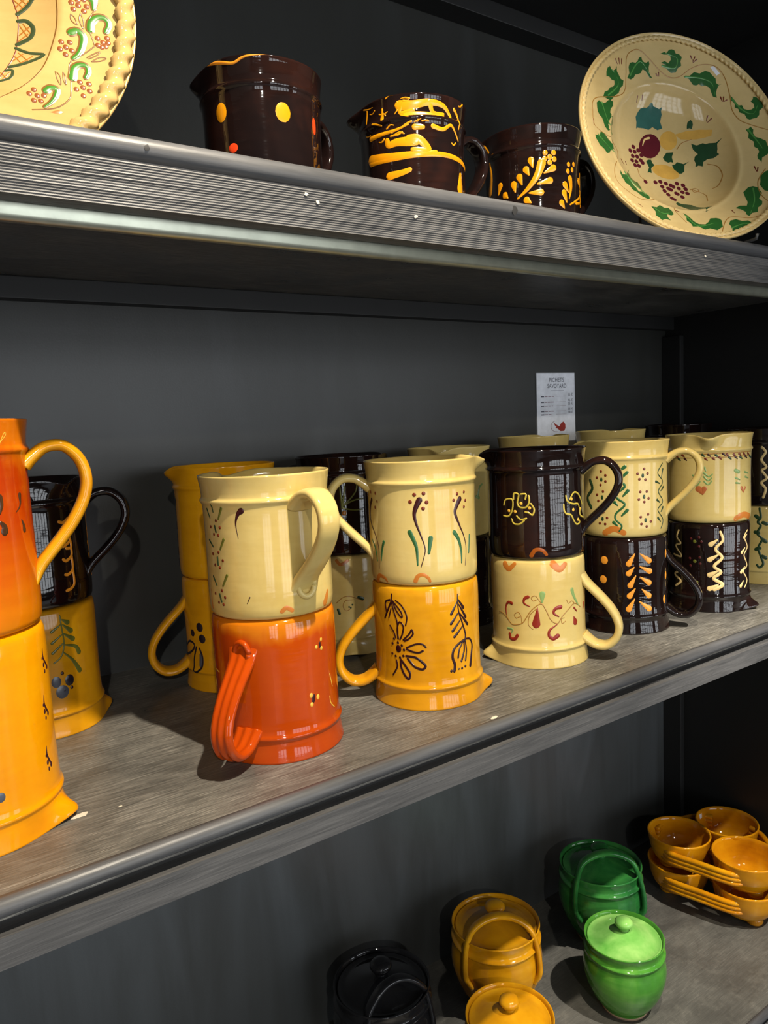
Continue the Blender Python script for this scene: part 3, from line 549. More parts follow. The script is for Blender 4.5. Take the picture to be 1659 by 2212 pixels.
PLATE_DECOR = {
'PA':[["leafgreen","p",0,0,[-940,1101,-882,1055,-813,1133,-766,1022,-684,979,-743,873,-842,752,-1092,659,-986,774,-886,851,-860,936,-955,958,-1051,914,-1012,1004]],["leafgreen","p",0,0,[-615,1025,-596,1164,-521,1238,-434,1267,-372,1327,-325,1267,-241,1292,-236,1219,-164,1093,-252,1129,-342,1177,-426,1105,-491,1056]],["leafgreen","p",0,0,[-50,1398,60,1419,127,1458,200,1409,301,1365,298,1260,217,1179,75,1213,-32,1289,90,1287,127,1333,82,1390]],["leafgreen","p",0,0,[335,1132,502,1178,666,1181,776,1108,830,1005,908,978,848,938,840,809,762,886,673,993,582,1018,491,1017]],["leafgreen","p",0,0,[1025,810,1094,676,1173,641,1248,553,1329,569,1288,668,1324,730,1400,660,1438,542,1381,447,1298,412,1221,432,1134,544,1075,628]],["leafgreen","p",0,0,[1187,273,1253,302,1270,192,1347,91,1412,-50,1383,-187,1278,-306,1250,-232,1291,-117,1249,-22,1198,134]],["leafgreen","p",0,0,[-1187,577,-1050,590,-896,655,-955,537,-943,421,-971,277,-917,190,-1061,182,-1141,298,-1205,363,-1240,455]],["leafgreen","p",0,0,[-1370,4,-1229,117,-1114,68,-979,6,-948,-135,-1096,-141,-1199,-223,-1278,-154,-1336,-98]],["leafgreen","p",0,0,[-1002,-443,-660,-225,-690,-386,-569,-436,-593,-641,-575,-847,-759,-861,-906,-775,-1001,-668,-1026,-586]],["leafgreen","p",0,0,[-692,-1042,-494,-969,-361,-1009,-336,-1137,-467,-1158,-475,-1288,-645,-1319,-707,-1232]],["leafgreen","p",0,0,[-151,-1088,-86,-1191,-19,-1321,167,-1267,318,-1195,371,-1252,198,-1452,14,-1438,-152,-1380,-181,-1251]],["leafgreen","p",0,0,[436,-1337,579,-1250,730,-1298,794,-1359,642,-1438,626,-1538,479,-1547,401,-1489]],["leafgreen","p",0,0,[992,-680,1108,-712,1049,-914,1041,-1034,930,-1159,785,-1218,776,-1128,675,-1032,843,-1014,886,-873]],["leafgreen","p",0,0,[1174,-613,1282,-462,1374,-467,1318,-747,1201,-809,1159,-750]],["leafgreen","p",0,0,[1508,124,1593,79,1625,-72,1552,-196,1501,-76]],["leafgreen","p",0,0,[1553,586,1626,531,1684,365,1611,290,1553,439]],["leaflight","s",29,12,[-990,708,-790,892,-836,1020,-906,1064]],["leaflight","s",30,13,[-559,1066,-475,1201,-368,1262,-209,1133]],["leaflight","s",31,13,[-9,1253,193,1231,224,1350,41,1403]],["leaflight","s",31,13,[374,1123,579,1096,760,1014,814,846]],["leaflight","s",31,13,[1048,754,1169,572,1305,484,1380,611]],["leaflight","s",31,13,[1217,264,1296,66,1354,-115]],["leaflight","s",28,12,[-1127,564,-1071,412,-961,186]],["leaflight","s",28,12,[-1301,32,-1171,-52,-1022,-153]],["leaflight","s",27,12,[-934,-461,-837,-633,-627,-836]],["leaflight","s",27,12,[-638,-1066,-549,-1148,-402,-1121]],["leaflight","s",28,12,[-139,-1141,-62,-1362,245,-1297]],["leaflight","s",28,12,[440,-1415,613,-1358,749,-1365]],["leaflight","s",29,13,[1042,-718,972,-944,827,-1163]],["vine","s",13,13,[-1338,384,-1318,513,-1195,616,-842,736,-671,843,-639,1050,-634,1277,-527,1377,-398,1397,-221,1309,-45,1192,122,1118,278,1126,462,1226,644,1260,826,1212,951,1053,1016,811,1041,600,1126,438,1257,330,1456,198]],["vine","s",12,12,[-1338,384,-1344,165,-1132,99,-877,59,-867,-95,-1105,-417,-1181,-688,-1034,-842,-797,-934,-338,-846,-262,-1100,-212,-1306]],["vine","s",12,12,[258,-1481,432,-1258,570,-1196,784,-1256,1011,-1201,1079,-1117]],["vine","s",13,13,[1133,-984,1098,-829,1145,-605,1294,-421]],["brown","s",19,11,[-836,1211,-802,1158]],["brown","s",19,11,[-775,1232,-763,1167]],["brown","s",19,11,[-723,1236,-726,1175]],["brown","s",20,11,[434,1378,466,1324]],["brown","s",20,11,[501,1360,476,1308]],["brown","s",20,11,[531,1329,477,1293]],["brown","s",20,11,[-105,1150,-82,1123]],["brown","s",20,11,[-64,1168,-57,1124]],["brown","s",20,11,[890,809,914,746]],["brown","s",20,11,[932,801,928,743]],["brown","s",20,11,[973,752,939,741]],["brown","s",18,10,[-1352,245,-1357,160]],["brown","s",18,10,[-787,-93,-745,-170]],["brown","s",18,10,[-694,-98,-684,-147]],["brown","s",19,11,[1176,-341,1182,-432]],["brown","s",19,11,[1213,-374,1189,-434]],["brown","s",17,9,[-931,-1058,-887,-1105]],["brown","s",18,10,[-264,-1047,-201,-1066]],["brown","s",18,10,[612,-1073,622,-1126]],["brown","s",19,11,[-384,868,-388,805]],["brown","s",19,11,[-294,898,-289,850]],["brown","s",20,11,[735,605,727,550]],["brown","s",20,11,[781,559,743,530]],["plum","p",0,0,[1,236,-27,161,-77,94,-141,46,-210,22,-276,26,-330,55,-365,107,-376,175,-361,249,-323,320,-266,378,-199,415,-129,427,-66,411,-20,370,4,309]],["cream","s",21,51,[-305,228,-255,321,-175,356]],["plum","d",35,35,[-474,189]],["plum","d",35,35,[-544,119]],["plum","d",35,35,[-467,112]],["plum","d",36,36,[-397,140]],["plum","d",35,35,[-517,35]],["plum","d",35,35,[-441,35]],["plum","d",35,35,[-360,63]],["plum","d",35,35,[-546,-41]],["plum","d",35,35,[-471,-50]],["plum","d",35,35,[-389,-21]],["plum","d",35,35,[-509,-117]],["plum","d",35,35,[-444,-118]],["plum","d",35,35,[-366,-59]],["plum","d",35,35,[-226,-380]],["plum","d",35,35,[-138,-364]],["plum","d",35,35,[-52,-392]],["plum","d",35,35,[23,-421]],["plum","d",36,36,[134,-387]],["plum","d",36,36,[226,-418]],["plum","d",35,35,[-130,-449]],["plum","d",35,35,[-35,-477]],["plum","d",35,35,[58,-442]],["plum","d",35,35,[140,-473]],["plum","d",36,36,[246,-485]],["plum","d",35,35,[-113,-526]],["plum","d",35,35,[0,-498]],["plum","d",35,35,[69,-564]],["plum","d",35,35,[178,-541]],["plum","d",35,35,[247,-567]],["plum","d",35,35,[-75,-593]],["plum","d",35,35,[-42,-664]],["plum","d",35,35,[85,-576]],["plum","d",35,35,[141,-636]],["plum","d",35,35,[-12,-689]],["plum","d",35,35,[-400,-387]],["teal","p",0,0,[-447,420,-366,573,-345,703,-237,778,-151,803,-94,849,-21,799,79,809,79,712,81,524,-85,534,-238,503]],["darkleaf","p",0,0,[512,278,678,262,756,241,910,256,846,113,856,30,706,0,615,-108,505,-106,511,8,586,103]],["darkleaf","p",0,0,[-2,41,197,142,157,-34,73,-38]],["darkleaf","p",0,0,[127,-76,222,-22,429,-9,310,-175,198,-218]],["darkleaf","p",0,0,[-298,-34,-207,1,-169,-88,-248,-225,-320,-220]],["darkleaf","p",0,0,[470,545,520,618,557,548,540,493,469,503]],["darkleaf","p",0,0,[1,-743,125,-804,217,-889,374,-936,316,-1021,137,-1038,32,-935,-36,-838]],["ochre","p",0,0,[301,335,277,272,230,218,169,183,105,174,50,192,13,235,0,294,13,360,49,420,102,464,163,484,222,478,270,447,298,397]],["ochre","p",0,0,[208,-259,163,-296,89,-315,-1,-313,-91,-292,-166,-253,-214,-205,-225,-155,-198,-111,-137,-82,-53,-72,39,-83,125,-114,188,-159,217,-211]],["ochre","p",0,0,[272,432,468,477,640,465,805,413,791,336,600,333,360,354]],["vine","s",13,13,[318,-500,400,-483,435,-536,357,-551,356,-503,485,-627,445,-771]],["vine","s",13,13,[690,-80,799,-158,811,-330,714,-491,622,-532]],["vine","s",13,13,[270,195,370,295,529,343]],["vine","s",12,12,[-480,-175,-472,-300,-400,-355]],["sticker","p",0,0,[736,1221,789,1232,880,1123,834,1101]]],
'PB':[["vineb","s",114,54,[1490,66,1525,4,1521,-70]],["grassgreen","s",97,34,[1490,66,1525,4,1521,-70]],["vineb","s",90,62,[1467,-273,1481,-208,1543,-150,1606,-148,1640,-200,1605,-280]],["grassgreen","s",73,42,[1467,-273,1481,-208,1543,-150,1606,-148,1640,-200,1605,-280]],["vineb","s",89,58,[1293,-335,1347,-312,1390,-360,1372,-455,1328,-543,1281,-590]],["grassgreen","s",72,39,[1293,-335,1347,-312,1390,-360,1372,-455,1328,-543,1281,-590]],["vineb","s",87,54,[1246,-787,1270,-696,1325,-650,1381,-653,1394,-707,1365,-769]],["grassgreen","s",71,35,[1246,-787,1270,-696,1325,-650,1381,-653,1394,-707,1365,-769]],["vineb","s",77,40,[999,-951,1038,-919,1092,-925,1076,-991,1029,-1062,967,-1117]],["grassgreen","s",61,21,[999,-951,1038,-919,1092,-925,1076,-991,1029,-1062,967,-1117]],["vineb","s",12,12,[1570,80,1557,-36,1479,-163,1459,-280,1484,-415,1474,-451,1358,-550,1269,-609,1227,-697,1229,-801,1218,-919,1185,-1016,1061,-1115,859,-1162]],["rustdot","d",27,27,[1329,-40]],["rustdot","d",27,27,[1389,-8]],["rustdot","d",27,27,[1442,7]],["rustdot","d",27,27,[1388,-58]],["rustdot","d",27,27,[1462,-57]],["rustdot","d",27,27,[1340,-100]],["rustdot","d",27,27,[1432,-108]],["rustdot","d",26,26,[1194,-442]],["rustdot","d",26,26,[1268,-436]],["rustdot","d",26,26,[1175,-514]],["rustdot","d",26,26,[1228,-489]],["rustdot","d",26,26,[1276,-516]],["rustdot","d",26,26,[1216,-563]],["rustdot","d",26,26,[1522,-357]],["rustdot","d",27,27,[1610,-343]],["rustdot","d",26,26,[1567,-391]],["rustdot","d",26,26,[1519,-427]],["rustdot","d",26,26,[1613,-389]],["rustdot","d",26,26,[1549,-440]],["rustdot","d",26,26,[1587,-428]],["rustdot","d",26,26,[1307,-824]],["rustdot","d",26,26,[1385,-831]],["rustdot","d",25,25,[1266,-900]],["rustdot","d",26,26,[1328,-874]],["rustdot","d",26,26,[1382,-902]],["rustdot","d",25,25,[1320,-957]],["rustdot","d",25,25,[897,-958]],["rustdot","d",25,25,[853,-1004]],["rustdot","d",25,25,[919,-1015]],["rustdot","d",25,25,[975,-1006]],["rustdot","d",25,25,[883,-1066]],["rustdot","d",25,25,[942,-1063]],["vineb","s",13,13,[1310,-156,1308,-213,1355,-251,1342,-185,1310,-156]],["vineb","s",13,13,[1399,-136,1381,-201,1407,-283,1415,-196,1399,-136]],["vineb","s",12,12,[1402,-566,1465,-522,1526,-490,1495,-529,1417,-576]],["vineb","s",12,12,[1439,-601,1513,-550,1577,-546,1520,-584,1439,-601]],["vineb","s",12,12,[1105,-750,1111,-818,1133,-873,1143,-802,1119,-753]],["vineb","s",12,12,[1170,-746,1165,-822,1180,-866,1185,-784,1170,-746]],["ochre2","p",0,0,[1005,-1164,1079,-1130,1127,-1147,1073,-1175]],["slategreen","s",37,37,[883,-119,967,-50,1035,46]],["slategreen","s",40,40,[884,-188,951,-188,994,-263,958,-359,844,-430]],["slategreen","s",33,33,[829,-468,926,-525,1035,-565,900,-632,743,-679]],["slategreen","s",27,27,[709,-720,765,-721,733,-807,642,-849]],["brown","s",11,11,[850,59,883,-119,869,-295,805,-545,649,-805]],["vineb","s",11,11,[1208,23,1197,-158,1151,-371,1020,-688,845,-903,603,-1080]],["ochre2","s",13,13,[888,-235,940,-352]],["ochre2","s",13,13,[919,-217,964,-310]],["ochre2","s",13,13,[876,-331,963,-249]],["ochre2","s",13,13,[863,-393,944,-321]],["ochre2","s",12,12,[800,-545,844,-634]],["ochre2","s",12,12,[841,-520,903,-611]],["ochre2","s",12,12,[781,-611,877,-534]],["ochre2","s",12,12,[844,-634,947,-568]],["ochre2","s",13,13,[860,27,929,-49]],["ochre2","s",13,13,[902,51,961,-16]],["ochre2","s",13,13,[870,-62,968,39]],["ochre2","s",13,13,[895,-95,992,5]],["ochre2","s",12,12,[667,-748,696,-805]],["ochre2","s",12,12,[675,-820,733,-748]]],
}

# ------------------------------------------------------------------ painted decoration, raised slip on a surface
def stroke_geo(V, F, mapf, pts, w0, w1, hgt, ease=1.0):
    if len(pts) == 1:
        pts = [pts[0], (pts[0][0] + 1e-5, pts[0][1])]
    sm = catmull(pts, 6) if len(pts) > 2 else [tuple(pts[0][k] + (pts[1][k] - pts[0][k]) * i / 4 for k in (0, 1)) for i in range(5)]
    n = len(sm)
    L = [0.0]
    for a, b in zip(sm, sm[1:]):
        L.append(L[-1] + math.hypot(b[0] - a[0], b[1] - a[1]))
    rows = []
    tan = []
    for i in range(n):
        a, b = sm[max(i - 1, 0)], sm[min(i + 1, n - 1)]
        d = math.hypot(b[0] - a[0], b[1] - a[1]) or 1
        tan.append(((b[0] - a[0]) / d, (b[1] - a[1]) / d))
    for ang in (80, 55, 28):
        q = math.radians(ang)
        rows.append((sm[0][0] - tan[0][0] * w0 / 2 * math.sin(q), sm[0][1] - tan[0][1] * w0 / 2 * math.sin(q), tan[0], w0 * math.cos(q)))
    for i in range(n):
        rows.append((sm[i][0], sm[i][1], tan[i], w1 + (w0 - w1) * (1 - L[i] / L[-1]) ** ease))
    for ang in (28, 55, 80):
        q = math.radians(ang)
        rows.append((sm[-1][0] + tan[-1][0] * w1 / 2 * math.sin(q), sm[-1][1] + tan[-1][1] * w1 / 2 * math.sin(q), tan[-1], w1 * math.cos(q)))
    base = len(V)
    for x, y, t, wd in rows:
        hh = min(hgt, wd * 0.22)
        for s, h in ((-1, 0.0), (-0.6, 0.75), (0, 1.0), (0.6, 0.75), (1, 0.0)):
            V.append(mapf(x - t[1] * s * wd / 2, y + t[0] * s * wd / 2, 0.00006 + h * hh))
    for i in range(len(rows) - 1):
        for k in range(4):
            a = base + i * 5 + k
            F.append((a, a + 5, a + 6, a + 1))


def dot_geo(V, F, mapf, p, rx, ry, hgt):
    b = len(V)
    N = 14
    hh = min(hgt, rx * 0.45)
    for s, h in ((1.0, 0.0), (0.8, 0.6), (0.45, 0.93)):
        for i in range(N):
            a = 2 * PI * i / N
            V.append(mapf(p[0] + rx * s * math.cos(a), p[1] + ry * s * math.sin(a), 0.00006 + h * hh))
    V.append(mapf(p[0], p[1], 0.00006 + hh))
    for r in range(2):
        for i in range(N):
            j = (i + 1) % N
            F.append((b + r * N + i, b + r * N + j, b + (r + 1) * N + j, b + (r + 1) * N + i))
    for i in range(N):
        F.append((b + 2 * N + i, b + 2 * N + (i + 1) % N, b + 3 * N))


def poly_geo(V, F, mapf, pts, hgt):
    bm = bmesh.new()
    vs = [bm.verts.new((x, y, 0)) for x, y in pts]
    es = [bm.edges.new((vs[i], vs[(i + 1) % len(vs)])) for i in range(len(vs))]
    bmesh.ops.triangle_fill(bm, use_beauty=True, edges=es)
    bmesh.ops.subdivide_edges(bm, edges=list(bm.edges), cuts=1, use_grid_fill=True)
    bm.verts.ensure_lookup_table()
    bm.verts.index_update()
    b = len(V)
    for v in bm.verts:
        edge = any(e.is_boundary for e in v.link_edges)
        V.append(mapf(v.co.x, v.co.y, 0.00006 if edge else hgt))
    for f in bm.faces:
        F.append(tuple(b + v.index for v in f.verts))
    bm.free()


def decorate(items, mapf, conv, parent, unit):
    """items: [paint, kind, size0, size1, coords]; one mesh per paint, large dots and leaves on their own"""
    groups = {}
    for key, kind, a, b, co in items:
        pts = [conv(co[i], co[i + 1]) for i in range(0, len(co), 2)]
        h = 0.00012 if key in ('firing', 'amberp', 'sticker', 'ochre') else (0.0003 if key in ('vine', 'vineb') else 0.0005)
        ext = 2 * max(a, b) * unit if kind == 'd' else max(math.hypot(p[0] - q[0], p[1] - q[1]) for p in pts for q in pts) + max(a, b) * unit
        single = kind == 'p' or ext >= 0.0055          # about ten pixels across: a piece of its own
        g = groups.setdefault((key, len(groups) if single else -1), ([], []))
        if kind == 's':
            stroke_geo(g[0], g[1], mapf, pts, max(a, 2) * unit, max(b, 2) * unit, h, 2.6 if key == 'maroon' else 1.0)
        elif kind == 'd':
            dot_geo(g[0], g[1], mapf, pts[0], max(a, 3) * unit, max(b, 3) * unit, h)
        else:
            if key in ('leafgreen', 'darkleaf', 'teal'):      # ragged leaf edge
                jag = []
                for p, q in zip(pts, pts[1:] + pts[:1]):
                    L_ = math.hypot(q[0] - p[0], q[1] - p[1])
                    jag.append(p)
                    if L_ > 0.006:
                        s_ = random.choice((-1, 1)) * random.uniform(0.12, 0.22)
                        jag.append(((p[0] + q[0]) / 2 - (q[1] - p[1]) * s_, (p[1] + q[1]) / 2 + (q[0] - p[0]) * s_))
                pts = jag
            poly_geo(g[0], g[1], mapf, pts, 0.0004)
    for (key, one), (V, F) in groups.items():
        o = link(PAINT[key][1], mesh(V, F), paint_mat(key), parent)
        if one == -1:
            o['kind'] = 'stuff'                        # specks too small to pick apart


# ------------------------------------------------------------------ the setting
YF, YB = 0.5765, 1.055
XL, XR = -1.25, 1.52


def struct(name, me, mat):
    o = link(name, me, mat, None, (0, 0, CZ), smooth=False)
    o['kind'] = 'structure'
    return o


struct('floor', box(-2.6, 4.2, -3.2, 1.10, -CZ - 0.05, -CZ), M_FLOORM)
struct('ceiling', box(-2.6, 4.2, -3.2, 1.10, 1.35, 1.40), M_CEIL)
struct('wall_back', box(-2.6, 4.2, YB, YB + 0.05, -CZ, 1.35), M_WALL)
struct('wall_right', box(XR, XR + 0.04, YF - 0.01, YB, -CZ, 1.35), M_SIDE)
struct('wall_left', box(XL - 0.04, XL, YF - 0.01, YB, -CZ, 1.35), M_SIDE)
struct('wall_side_1', box(-2.65, -2.6, -3.2, YB, -CZ, 1.35), M_PLASTER)
struct('wall_side_2', box(4.2, 4.25, -3.2, YB, -CZ, 1.35), M_PLASTER)
# wall with the shop windows opposite the shelves
xs = [-2.6] + [x for w_ in WINDOWS for x in w_] + [4.2]
for i in range(0, len(xs), 2):
    struct('wall_front_%d' % (i // 2 + 1), box(xs[i], xs[i + 1], -3.25, -3.2, -CZ, 1.35), M_PLASTER)
for k, (x0, x1) in enumerate(WINDOWS):
    struct('wall_sill_%d' % (k + 1), box(x0, x1, -3.25, -3.2, -CZ, WZ0), M_PLASTER)
    struct('wall_head_%d' % (k + 1), box(x0, x1, -3.25, -3.2, WZ1, 1.35), M_PLASTER)
    win = struct('window_%d' % (k + 1), box(x0, x1, -3.22, -3.13, WZ0 - 0.03, WZ0 + 0.01), M_FRAME)
    n = max(2, round((x1 - x0) / 0.42))
    for i in range(n + 1):
        x = x0 + (x1 - x0) * i / n
        link('mullion', box(x - 0.035, x + 0.035, -3.22, -3.16, WZ0, WZ1), M_FRAME, win, smooth=False)
    for z in (WZ1 - 0.05, 0.30, -0.18, -0.66):
        link('glazing_bar', box(x0, x1, -3.21, -3.17, z, z + 0.05), M_FRAME, win, smooth=False)
struct('trim_1', box(XR - 0.014, XR, 1.008, YB, -1.02, -0.384, 0.002), M_SIDE)
struct('trim_2', box(XR - 0.014, XR, 1.008, YB, -0.32, 0.16, 0.002), M_SIDE)


def lip_profile(yf, zt, t):
    r = t / 2
    pr = [(yf + r + 0.004, zt)]
    for i in range(13):
        a = PI / 2 + PI * i / 12
        pr.append((yf + r + r * math.cos(a), zt - r + r * math.sin(a)))
    pr.append((yf + r + 0.004, zt - t))
    return pr


def shelf(zt, yf, label, lip_t, fz0, fz1, ridged, cleat=None, top=None, cove=0.010):
    t = thing('wall_shelf', label, 'shelf', (0, 0, zt), 'black wooden wall shelves')
    b = link('board', box(XL, XR, yf + lip_t / 2 + 0.004, YB, -0.0195, 0, 0.0), top or M_TOP, t, smooth=False)
    link('edge_lip', extrude_x(lip_profile(yf, 0, lip_t), XL, XR, 1), M_LIP, t)
    pr = []
    n = ridged
    for i in range(n + 1):
        z = fz1 + (fz0 - fz1) * i / n
        pr.append((yf + 0.0005 + (0.0009 if i % 2 else 0.0) * random.uniform(0.45, 1.0) * (n > 2), z - zt))
    pr += [(yf + 0.02, fz0 - zt), (yf + 0.02, fz1 - zt)]
    link('fascia', extrude_x(pr, XL, XR, 1), M_FASCIA, t, smooth=False)
    link('fascia_backing', box(XL, XR, yf + cove, yf + 0.024, fz0 - zt + 0.002, -lip_t + 0.001), M_SIDE, t, smooth=False)
    if cleat:
        link('back_cleat', box(XL, XR, cleat[0], YB, cleat[1] - zt, -0.0195, 0.0015), M_SIDE, t, smooth=False)
    return t, b


s_mid, b_mid = shelf(-0.33, YF, 'black stained shelf carrying the stacked pitchers', 0.014, -0.381, -0.3565, 1, (1.03, -0.375), None, 0.018)
s_up, b_up = shelf(0.222, YF, 'black stained shelf with ridged front, two plates and three dark pitchers on it', 0.019, 0.168, 0.2015, 34, (1.032, 0.1745))
s_low, b_low = shelf(-1.03, 0.608, 'black stained bottom shelf holding the lidded pots and triple bowls', 0.014, -1.081, -1.0565, 1, None, M_LOW, 0.018)
s_top, b_top = shelf(0.734, YF, 'black shelf at the very top, only its underside seen', 0.019, 0.68, 0.7135, 1, (1.012, 0.685))
for o in [s_top] + list(s_top.children):
    if o.type == 'MESH':
        o.data.materials.clear()
        o.data.materials.append(M_SIDE)

# aluminium rail fixed under the front of the upper shelf
rail = thing('light_rail', 'slim aluminium rail fixed under the front of the upper shelf', 'rail', (0, 0, 0.1565))
pr = [(0.600, 0.004), (0.602, 0.0), (0.608, -0.0005), (0.613, 0.002), (0.615, 0.006), (0.6155, 0.014), (0.617, 0.046), (0.600, 0.046)]
link('channel', extrude_x(pr, XL + 0.01, XR - 0.01, 1), M_ALU, rail)
link('end_cap', box(XR - 0.012, XR - 0.004, 0.598, 0.619, -0.001, 0.045, 0.001), M_FRAME, rail, smooth=False)


def blob_patch(x, y, rx, ry, ang, z, parent, mat, name='paint_chip'):
    V, n = [], 11
    for i in range(n):
        a = 2 * PI * i / n
        k = random.uniform(0.7, 1.1)
        px, py = rx * k * math.cos(a), ry * k * math.sin(a)
        V.append((x + px * math.cos(ang) - py * math.sin(ang), y + px * math.sin(ang) + py * math.cos(ang), z))
    link(name, mesh(V + [(x, y, z + 0.0002)], [(i, (i + 1) % n, n) for i in range(n)]), mat, parent, smooth=False)


blob_patch(0.119, 0.671, 0.0085, 0.0042, 0.1, 0.0002, b_mid, M_CHIP)
blob_patch(0.538, 0.591, 0.006, 0.003, 0.2, 0.0002, b_mid, M_CHIP)
blob_patch(0.152, 0.664, 0.0018, 0.0012, 0, 0.0002, b_mid, M_CHIP)
for (x, z) in ((0.33, 0.1957), (0.9157, 0.1929), (0.4468, 0.1903), (0.341, 0.1905)):
    V, n = [], 9
    for i in range(n):
        a = 2 * PI * i / n
        k = random.uniform(0.6, 1.1) * 0.0024
        V.append((x + k * math.cos(a), YF - 0.0004, z - 0.222 + 0.8 * k * math.sin(a)))
    link('paint_chip', mesh(V + [(x, YF - 0.0006, z - 0.222)], [(i, (i + 1) % n, n) for i in range(n)]), M_CHIP, s_up, smooth=False)


def tube_path(path, r, K=8):
    n = len(path)
    v, f = [], []
    up = Vector((0.13, 0.31, 0.94)).normalized()
    for i in range(n):
        p = Vector(path[i])
        t = (Vector(path[min(i + 1, n - 1)]) - Vector(path[max(i - 1, 0)])).normalized()
        a = t.cross(up)
        if a.length < 0.05:
            a = t.cross(Vector((1, 0, 0)))
        a.normalize()
        b = t.cross(a)
        for k in range(K):
            q = 2 * PI * k / K
            v.append(p + a * (r * math.cos(q)) + b * (r * math.sin(q)))
    for i in range(n - 1):
        for k in range(K):
            x, y = i * K + k, i * K + (k + 1) % K
            f.append((x, y, y + K, x + K))
    f.append(tuple(range(K))[::-1])
    f.append(tuple(range((n - 1) * K, n * K)))
    return fix(mesh(v, f))


M_KNOT = plain('knot_wood', (0.018, 0.017, 0.016), 0.6)
for (x, z, s) in ((0.5764, 0.2112, 0.0050), (0.196, 0.2122, 0.0036)):
    V, n = [], 11
    for i in range(n):
        a = 2 * PI * i / n
        k = random.uniform(0.6, 1.1) * s
        V.append((x + 0.8 * k * math.cos(a), YF - 0.0002 + 26 * (k * math.sin(a)) ** 2, z - 0.222 + k * math.sin(a)))
    link('knot', mesh(V + [(x, YF - 0.0005, z - 0.222)], [(i, (i + 1) % n, n) for i in range(n)]), M_KNOT, s_up)


# ------------------------------------------------------------------ pitchers
def pitcher_profile(R, H):
    s = R / 0.065
    k = (H - 0.0315) / 0.112
    body = [(0, 0.0), (0.052, 0.0), (0.0595, 0.0004), (0.0622, 0.002), (0.0634, 0.005), (0.0640, 0.012), (0.0641, 0.025), (0.0638, 0.045),
            (0.0635, 0.065), (0.0634, 0.085), (0.0636, 0.100), (0.0640, 0.110)]
    coll = [(0.0644, 0.1140), (0.0652, 0.1158), (0.0662, 0.1172), (0.0664, 0.1188), (0.0657, 0.1203), (0.0648, 0.1212), (0.0645, 0.1230),
            (0.0647, 0.1270), (0.0654, 0.1330), (0.0663, 0.1385), (0.0669, 0.1415), (0.0671, 0.1428), (0.0666, 0.1435), (0.0655, 0.1433),
            (0.0640, 0.1418), (0.0625, 0.1370), (0.0610, 0.1280), (0.0600, 0.1180)]
    inn = [(0.0596, 0.100), (0.0592, 0.070), (0.0590, 0.040), (0.0585, 0.015), (0.0560, 0.009), (0.050, 0.0075), (0, 0.007)]
    out = [(r * s, z * k) for r, z in body] + [(r * s, H - (0.1435 - z)) for r, z in coll] + [(r * s, z * k) for r, z in inn]
    return out, [(r * s, z * k) for r, z in body[3:]] + [(r * s, H - (0.1435 - z)) for r, z in coll[:11]]


def adiff(a, b):
    return (a - b + PI) % (2 * PI) - PI


def pitcher(key, name, label, mat, az_handle, az_spout=None, handle_mat=None, group=None, grooves=0, spout=0.013, data=None, dent=False):
    X, Y, z0, inv, H, R = data or MUG[key]
    root = thing(name, label, 'pitcher', (X, Y, z0), group)
    prof, outer = pitcher_profile(R, H)
    ah = math.radians(az_handle)
    asp = math.radians(az_handle + 180 if az_spout is None else az_spout)

    def warp(r, z, a):
        b = min(1, max(0, (z - (H - 0.024)) / 0.022))
        b = b * b * (3 - 2 * b)
        d = math.degrees(adiff(a, asp))
        g = math.exp(-(d / 11) ** 2)
        p = math.exp(-((abs(d) - 30) / 13) ** 2)
        wob = 0.0004 * math.sin(3 * a + X * 40) * (z / H)
        return r + wob + spout * g * b - 0.0016 * p * b, z - 0.0055 * g * b * b + 0.0006 * p * b
    body = link('body', lathe(prof, 96, warp, H if inv else None), mat, root)
    # strap handle
    sR = R / 0.065
    path2 = [(0.0610, 0.775), (0.0680, 0.815), (0.0790, 0.860), (0.0930, 0.860), (0.1045, 0.790), (0.1085, 0.690), (0.1050, 0.590),
             (0.0960, 0.490), (0.0845, 0.400), (0.0735, 0.325), (0.0660, 0.270), (0.0620, 0.215), (0.0600, 0.175)]
    sm = catmull(path2, 5)
    pth, wd, th = [], [], []
    for i, (r, q) in enumerate(sm):
        t = i / (len(sm) - 1)
        z = q * H
        if inv:
            z = H - z
        pth.append((r * sR * math.cos(ah), r * sR * math.sin(ah), z))
        wd.append(0.031 - 0.008 * math.sin(PI * min(1, t * 1.1)) + (0.003 * max(0, t - 0.9) / 0.1))
        th.append(0.0105 + 0.003 * max(0, 1 - t / 0.15) - 0.0055 * max(0, (t - 0.84) / 0.16))
    side = Vector((-math.sin(ah), math.cos(ah), 0))
    link('handle', strap(pth, side, wd, th, grooves), handle_mat or mat, root)
    if dent:
        # thumb mark pressed where the strap meets the wall
        zc = 0.215 * H
        ring = []
        for i in range(25):
            q = 2 * PI * i / 24
            rr = 0.0655 * sR + 0.0015 * math.cos(q)
            aa = ah + 0.0085 * math.cos(q) / 0.065
            zz = zc + 0.0105 * math.sin(q)
            ring.append((rr * math.cos(aa), rr * math.sin(aa), H - zz if inv else zz))
        link('thumb_mark', tube_path(ring, 0.0030, 8), handle_mat or mat, root)
    if DECOR.get(key):
        zs = sorted(((H - z if inv else z), r) for r, z in outer)

        def rad(z):
            if z <= zs[0][0]:
                return zs[0][1]
            for (za, ra), (zb, rb) in zip(zs, zs[1:]):
                if z <= zb:
                    return ra + (rb - ra) * (z - za) / max(1e-9, zb - za)
            return zs[-1][1]

        def mapf(u, v, h):
            a = u / R
            v = min(max(v, 0.0006), H - 0.0006)
            r = rad(v)
            zz = H - v if inv else v
            rr, _ = warp(r, zz, a)
            return ((rr + h) * math.cos(a), (rr + h) * math.sin(a), v)

        def conv(t, z):
            return (math.radians(t / 10) * R, z / 10000)
        decorate(DECOR[key], mapf, conv, body, 0.0001)
    return root


